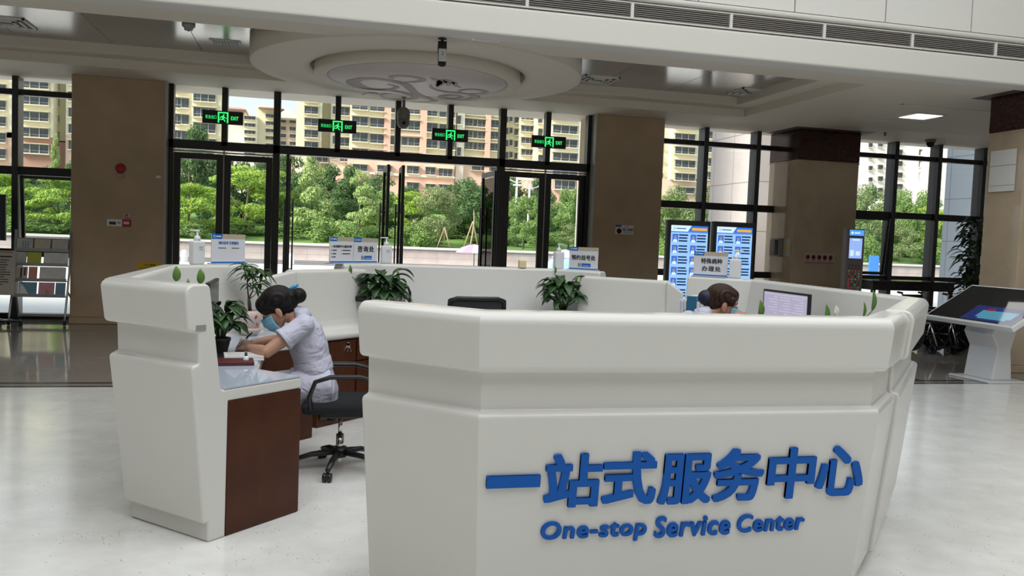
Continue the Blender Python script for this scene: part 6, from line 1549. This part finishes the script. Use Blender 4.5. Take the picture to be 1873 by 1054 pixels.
# left side: magazine rack with magazines, notice stand, dark display
a, b_ = at(27, 583, Y=14.15), at(127, 583, Y=14.15); wr_ = b_.x - a.x; xr0 = a.x
ALU = mat('brushed aluminium', (.38, .38, .39), .35, metal=.6)
t = thing('magazine_rack', 'grey metal magazine rack on casters before the leftmost window', 'magazine rack', (xr0 + wr_ / 2, 14.1, 0))
h_ = wr_ / 2
for s_ in (-1, 1):
    x = s_ * h_
    MB().tube([(x, -.22, .06), (x, -.20, .14), (x, -.10, .42), (x, .02, .80), (x, .10, 1.42)], .016, 8).tube([(x, .25, .06), (x, .22, .12), (x, .12, .40), (x, -.06, .50)], .014, 8).build('side_frame', ALU, t)
    for y in (-.22, .25): MB().lathe([(.008, -.016), (.032, -.016), (.032, .016), (.008, .016)], 14, Matrix.Translation((x, y, .034)) @ Matrix.Rotation(PI / 2, 4, 'Y')).b(x - .02, x + .02, y - .02, y + .02, .05, .075).build('caster', BLACK, t)
MB().b(-h_, h_, .18, .26, .10, .14).build('cross_bar', ALU, t)
tiers = []
for k, (zb_, zt2) in enumerate(((.42, .64), (.65, .86), (.88, 1.07), (1.10, 1.28))):
    y0 = -.10 + k * .055
    MB().b(-h_ + .01, h_ - .01, y0 - .05, y0 + .10, zb_, zb_ + .012).b(-h_ + .01, h_ - .01, y0 - .055, y0 - .047, zb_, zb_ + .05).build('shelf_tray', ALU, t); tiers.append((y0, zb_ + .012))
MB().b(-h_, h_, .10, .11, 1.10, 1.30).build('back_panel', mat('rack back panel', (.30, .28, .27), .6), t)
cols_ = {k_: tuple(min(.85, v * 1.45) for v in c_) for k_, c_ in {'grey': (.42, .40, .39), 'yellow': (.38, .42, .05), 'cream': (.45, .40, .32), 'blue': (.12, .24, .34), 'pink': (.50, .25, .30), 'salmon': (.5, .22, .16), 'dark': (.05, .04, .06), 'white': (.55, .54, .53)}.items()}
mg = [(3, .02, .24, 'grey', 'blue', 'grey brochure with blue bars on the top tier of the rack'), (3, .26, .48, 'cream', None, 'row of pale leaflets in the middle of the top tier'), (3, .50, .72, 'grey', None, 'pale leaflets at the right end of the top tier'),
      (2, .02, .17, 'grey', None, 'grey leaflet at the left end of the second tier'), (2, .175, .37, 'yellow', None, 'yellow green magazine on the second tier of the rack'), (2, .40, .74, 'white', None, 'pale leaflets right of the gap on the second tier'),
      (1, .02, .20, 'cream', 'dark', 'cream magazine with dark lettering on the third tier'), (1, .21, .33, 'salmon', None, 'salmon red magazine on the third tier'), (1, .36, .72, 'white', None, 'pale open brochure at the right of the third tier'),
      (0, .01, .09, 'white', 'dark', 'narrow white magazine with a dark stripe on the lowest tier'), (0, .10, .34, 'blue', 'white', 'pale blue magazine on the lowest tier'), (0, .36, .58, 'pink', 'salmon', 'pink magazine with a red disc on the lowest tier'), (0, .59, .73, 'blue', None, 'blue magazine at the right end of the lowest tier')]
for k, u0, u1, c, c2, lab in mg:
    y0, z0 = tiers[k]; f = wr_ / .75; x0, x1 = xr0 + u0 * f, xr0 + u1 * f; hh = (.215, .215, .20, .18)[k]
    mt_ = thing('magazine', lab, 'magazine', ((x0 + x1) / 2, 14.1 + y0 - .03, z0)); mt_.rotation_euler = (-.22, 0, 0); w2 = (x1 - x0) / 2 - .001
    MB().b(-w2, w2, 0, .008, 0, hh).build('cover', mat('magazine ' + c, cols_[c], .4, noise=(7, .2, tuple(v * .75 for v in cols_[c]))), mt_)
    if c2:
        mb = MB()
        if 'disc' in lab: mb.lathe([(.035, 0), (.035, .0015), (.001, .0015)], 18, frame_m((.02, 0, hh * .4), (1, 0, 0)))
        elif 'bars' in lab: [mb.b(-w2 * .3 + k2 * .035, -w2 * .3 + k2 * .035 + .018, -.0015, 0, hh * .15, hh * .8) for k2 in range(3)]
        elif 'lettering' in lab: [mb.b(-.01 + k2 * .05, .015 + k2 * .05, -.0015, 0, hh * (.2 + .15 * k2), hh * .9) for k2 in range(2)]
        else: mb.prism([(-w2 * .9, .01), (w2 * .2, .01), (-w2 * .5, hh * .7), (-w2 * .9, hh * .9)], 0, .0015, frame_m((0, 0, 0), (1, 0, 0)))
        mb.build('cover_print', mat('print ' + c2, cols_[c2], .4), mt_)
a, b_ = at(-48, 460, Y=13.75), at(27, 459, Y=13.75); zt_ = b_.z; wn_ = b_.x - a.x
t = thing('notice_stand', 'white printed notice board on a black wheeled stand at the far left', 'notice board', ((a.x + b_.x) / 2, 13.75, 0)); t.rotation_euler = (0, 0, 0)
Mt = Matrix.Translation((0, 0, .46)) @ Matrix.Rotation(-.10, 4, 'X'); hn = zt_ - .46
MB().b(-wn_ / 2, wn_ / 2, -.012, .012, 0, hn, Mt).build('board', mat('notice paper', (.46, .42, .37), .6), t)
mb = MB(); M = Mt @ frame_m((-wn_ / 2, -.0125, 0), (1, 0, 0)); rnd = random.Random(3)
for k in range(11): mb.b(.06, wn_ - .06 - .1 * rnd.random(), hn * (.78 - k * .055), hn * (.78 - k * .055) + .012, 0, .001, M)
mb.b(.05, wn_ - .05, hn * .85, hn * .88, 0, .001, M); mb.build('print', TXT, t)
mb = MB(); mb.b(.04, wn_ - .04, hn * .955, hn * .975, 0, .001, M); mb.build('red_heading', mat('dull red heading', (.30, .14, .08), .6), t)
MB().tube([(0, .05, .05), (0, .04, 1.1)], .022, 10).b(-.28, .36, -.02, .06, .06, .09).b(-.03, .03, -.24, .26, .06, .09).build('stand', BLACK, t)
for x, y in ((-.27, .02), (.35, .02), (0, -.22), (0, .24)): MB().lathe([(.006, -.015), (.032, -.015), (.032, .015), (.006, .015)], 14, Matrix.Translation((x, y, .034)) @ Matrix.Rotation(PI / 2, 4, 'Y')).build('caster', BLACK, t)
a, b_ = at(-60, 352, Y=14.3), at(11, 356, Y=14.3); zb_ = at(5, 440, Y=14.3).z
t = thing('information_screen', 'switched off dark screen on a pole at the far left behind the notice board', 'display', ((a.x + b_.x) / 2, 14.3, 0)); w = b_.x - a.x
MB().b(-w / 2, w / 2, -.03, .03, zb_, b_.z).build('casing', BLACK, t, bevel=.006); MB().b(-w / 2 + .02, w / 2 - .02, -.033, -.029, zb_ + .02, b_.z - .02).build('screen', mat('off screen', (.03, .04, .07), .15), t); MB().tube([(0, .05, .0), (0, .05, b_.z - .1)], .03, 10).b(-.3, .3, -.16, .25, 0, .025).build('stand', BLACK, t)
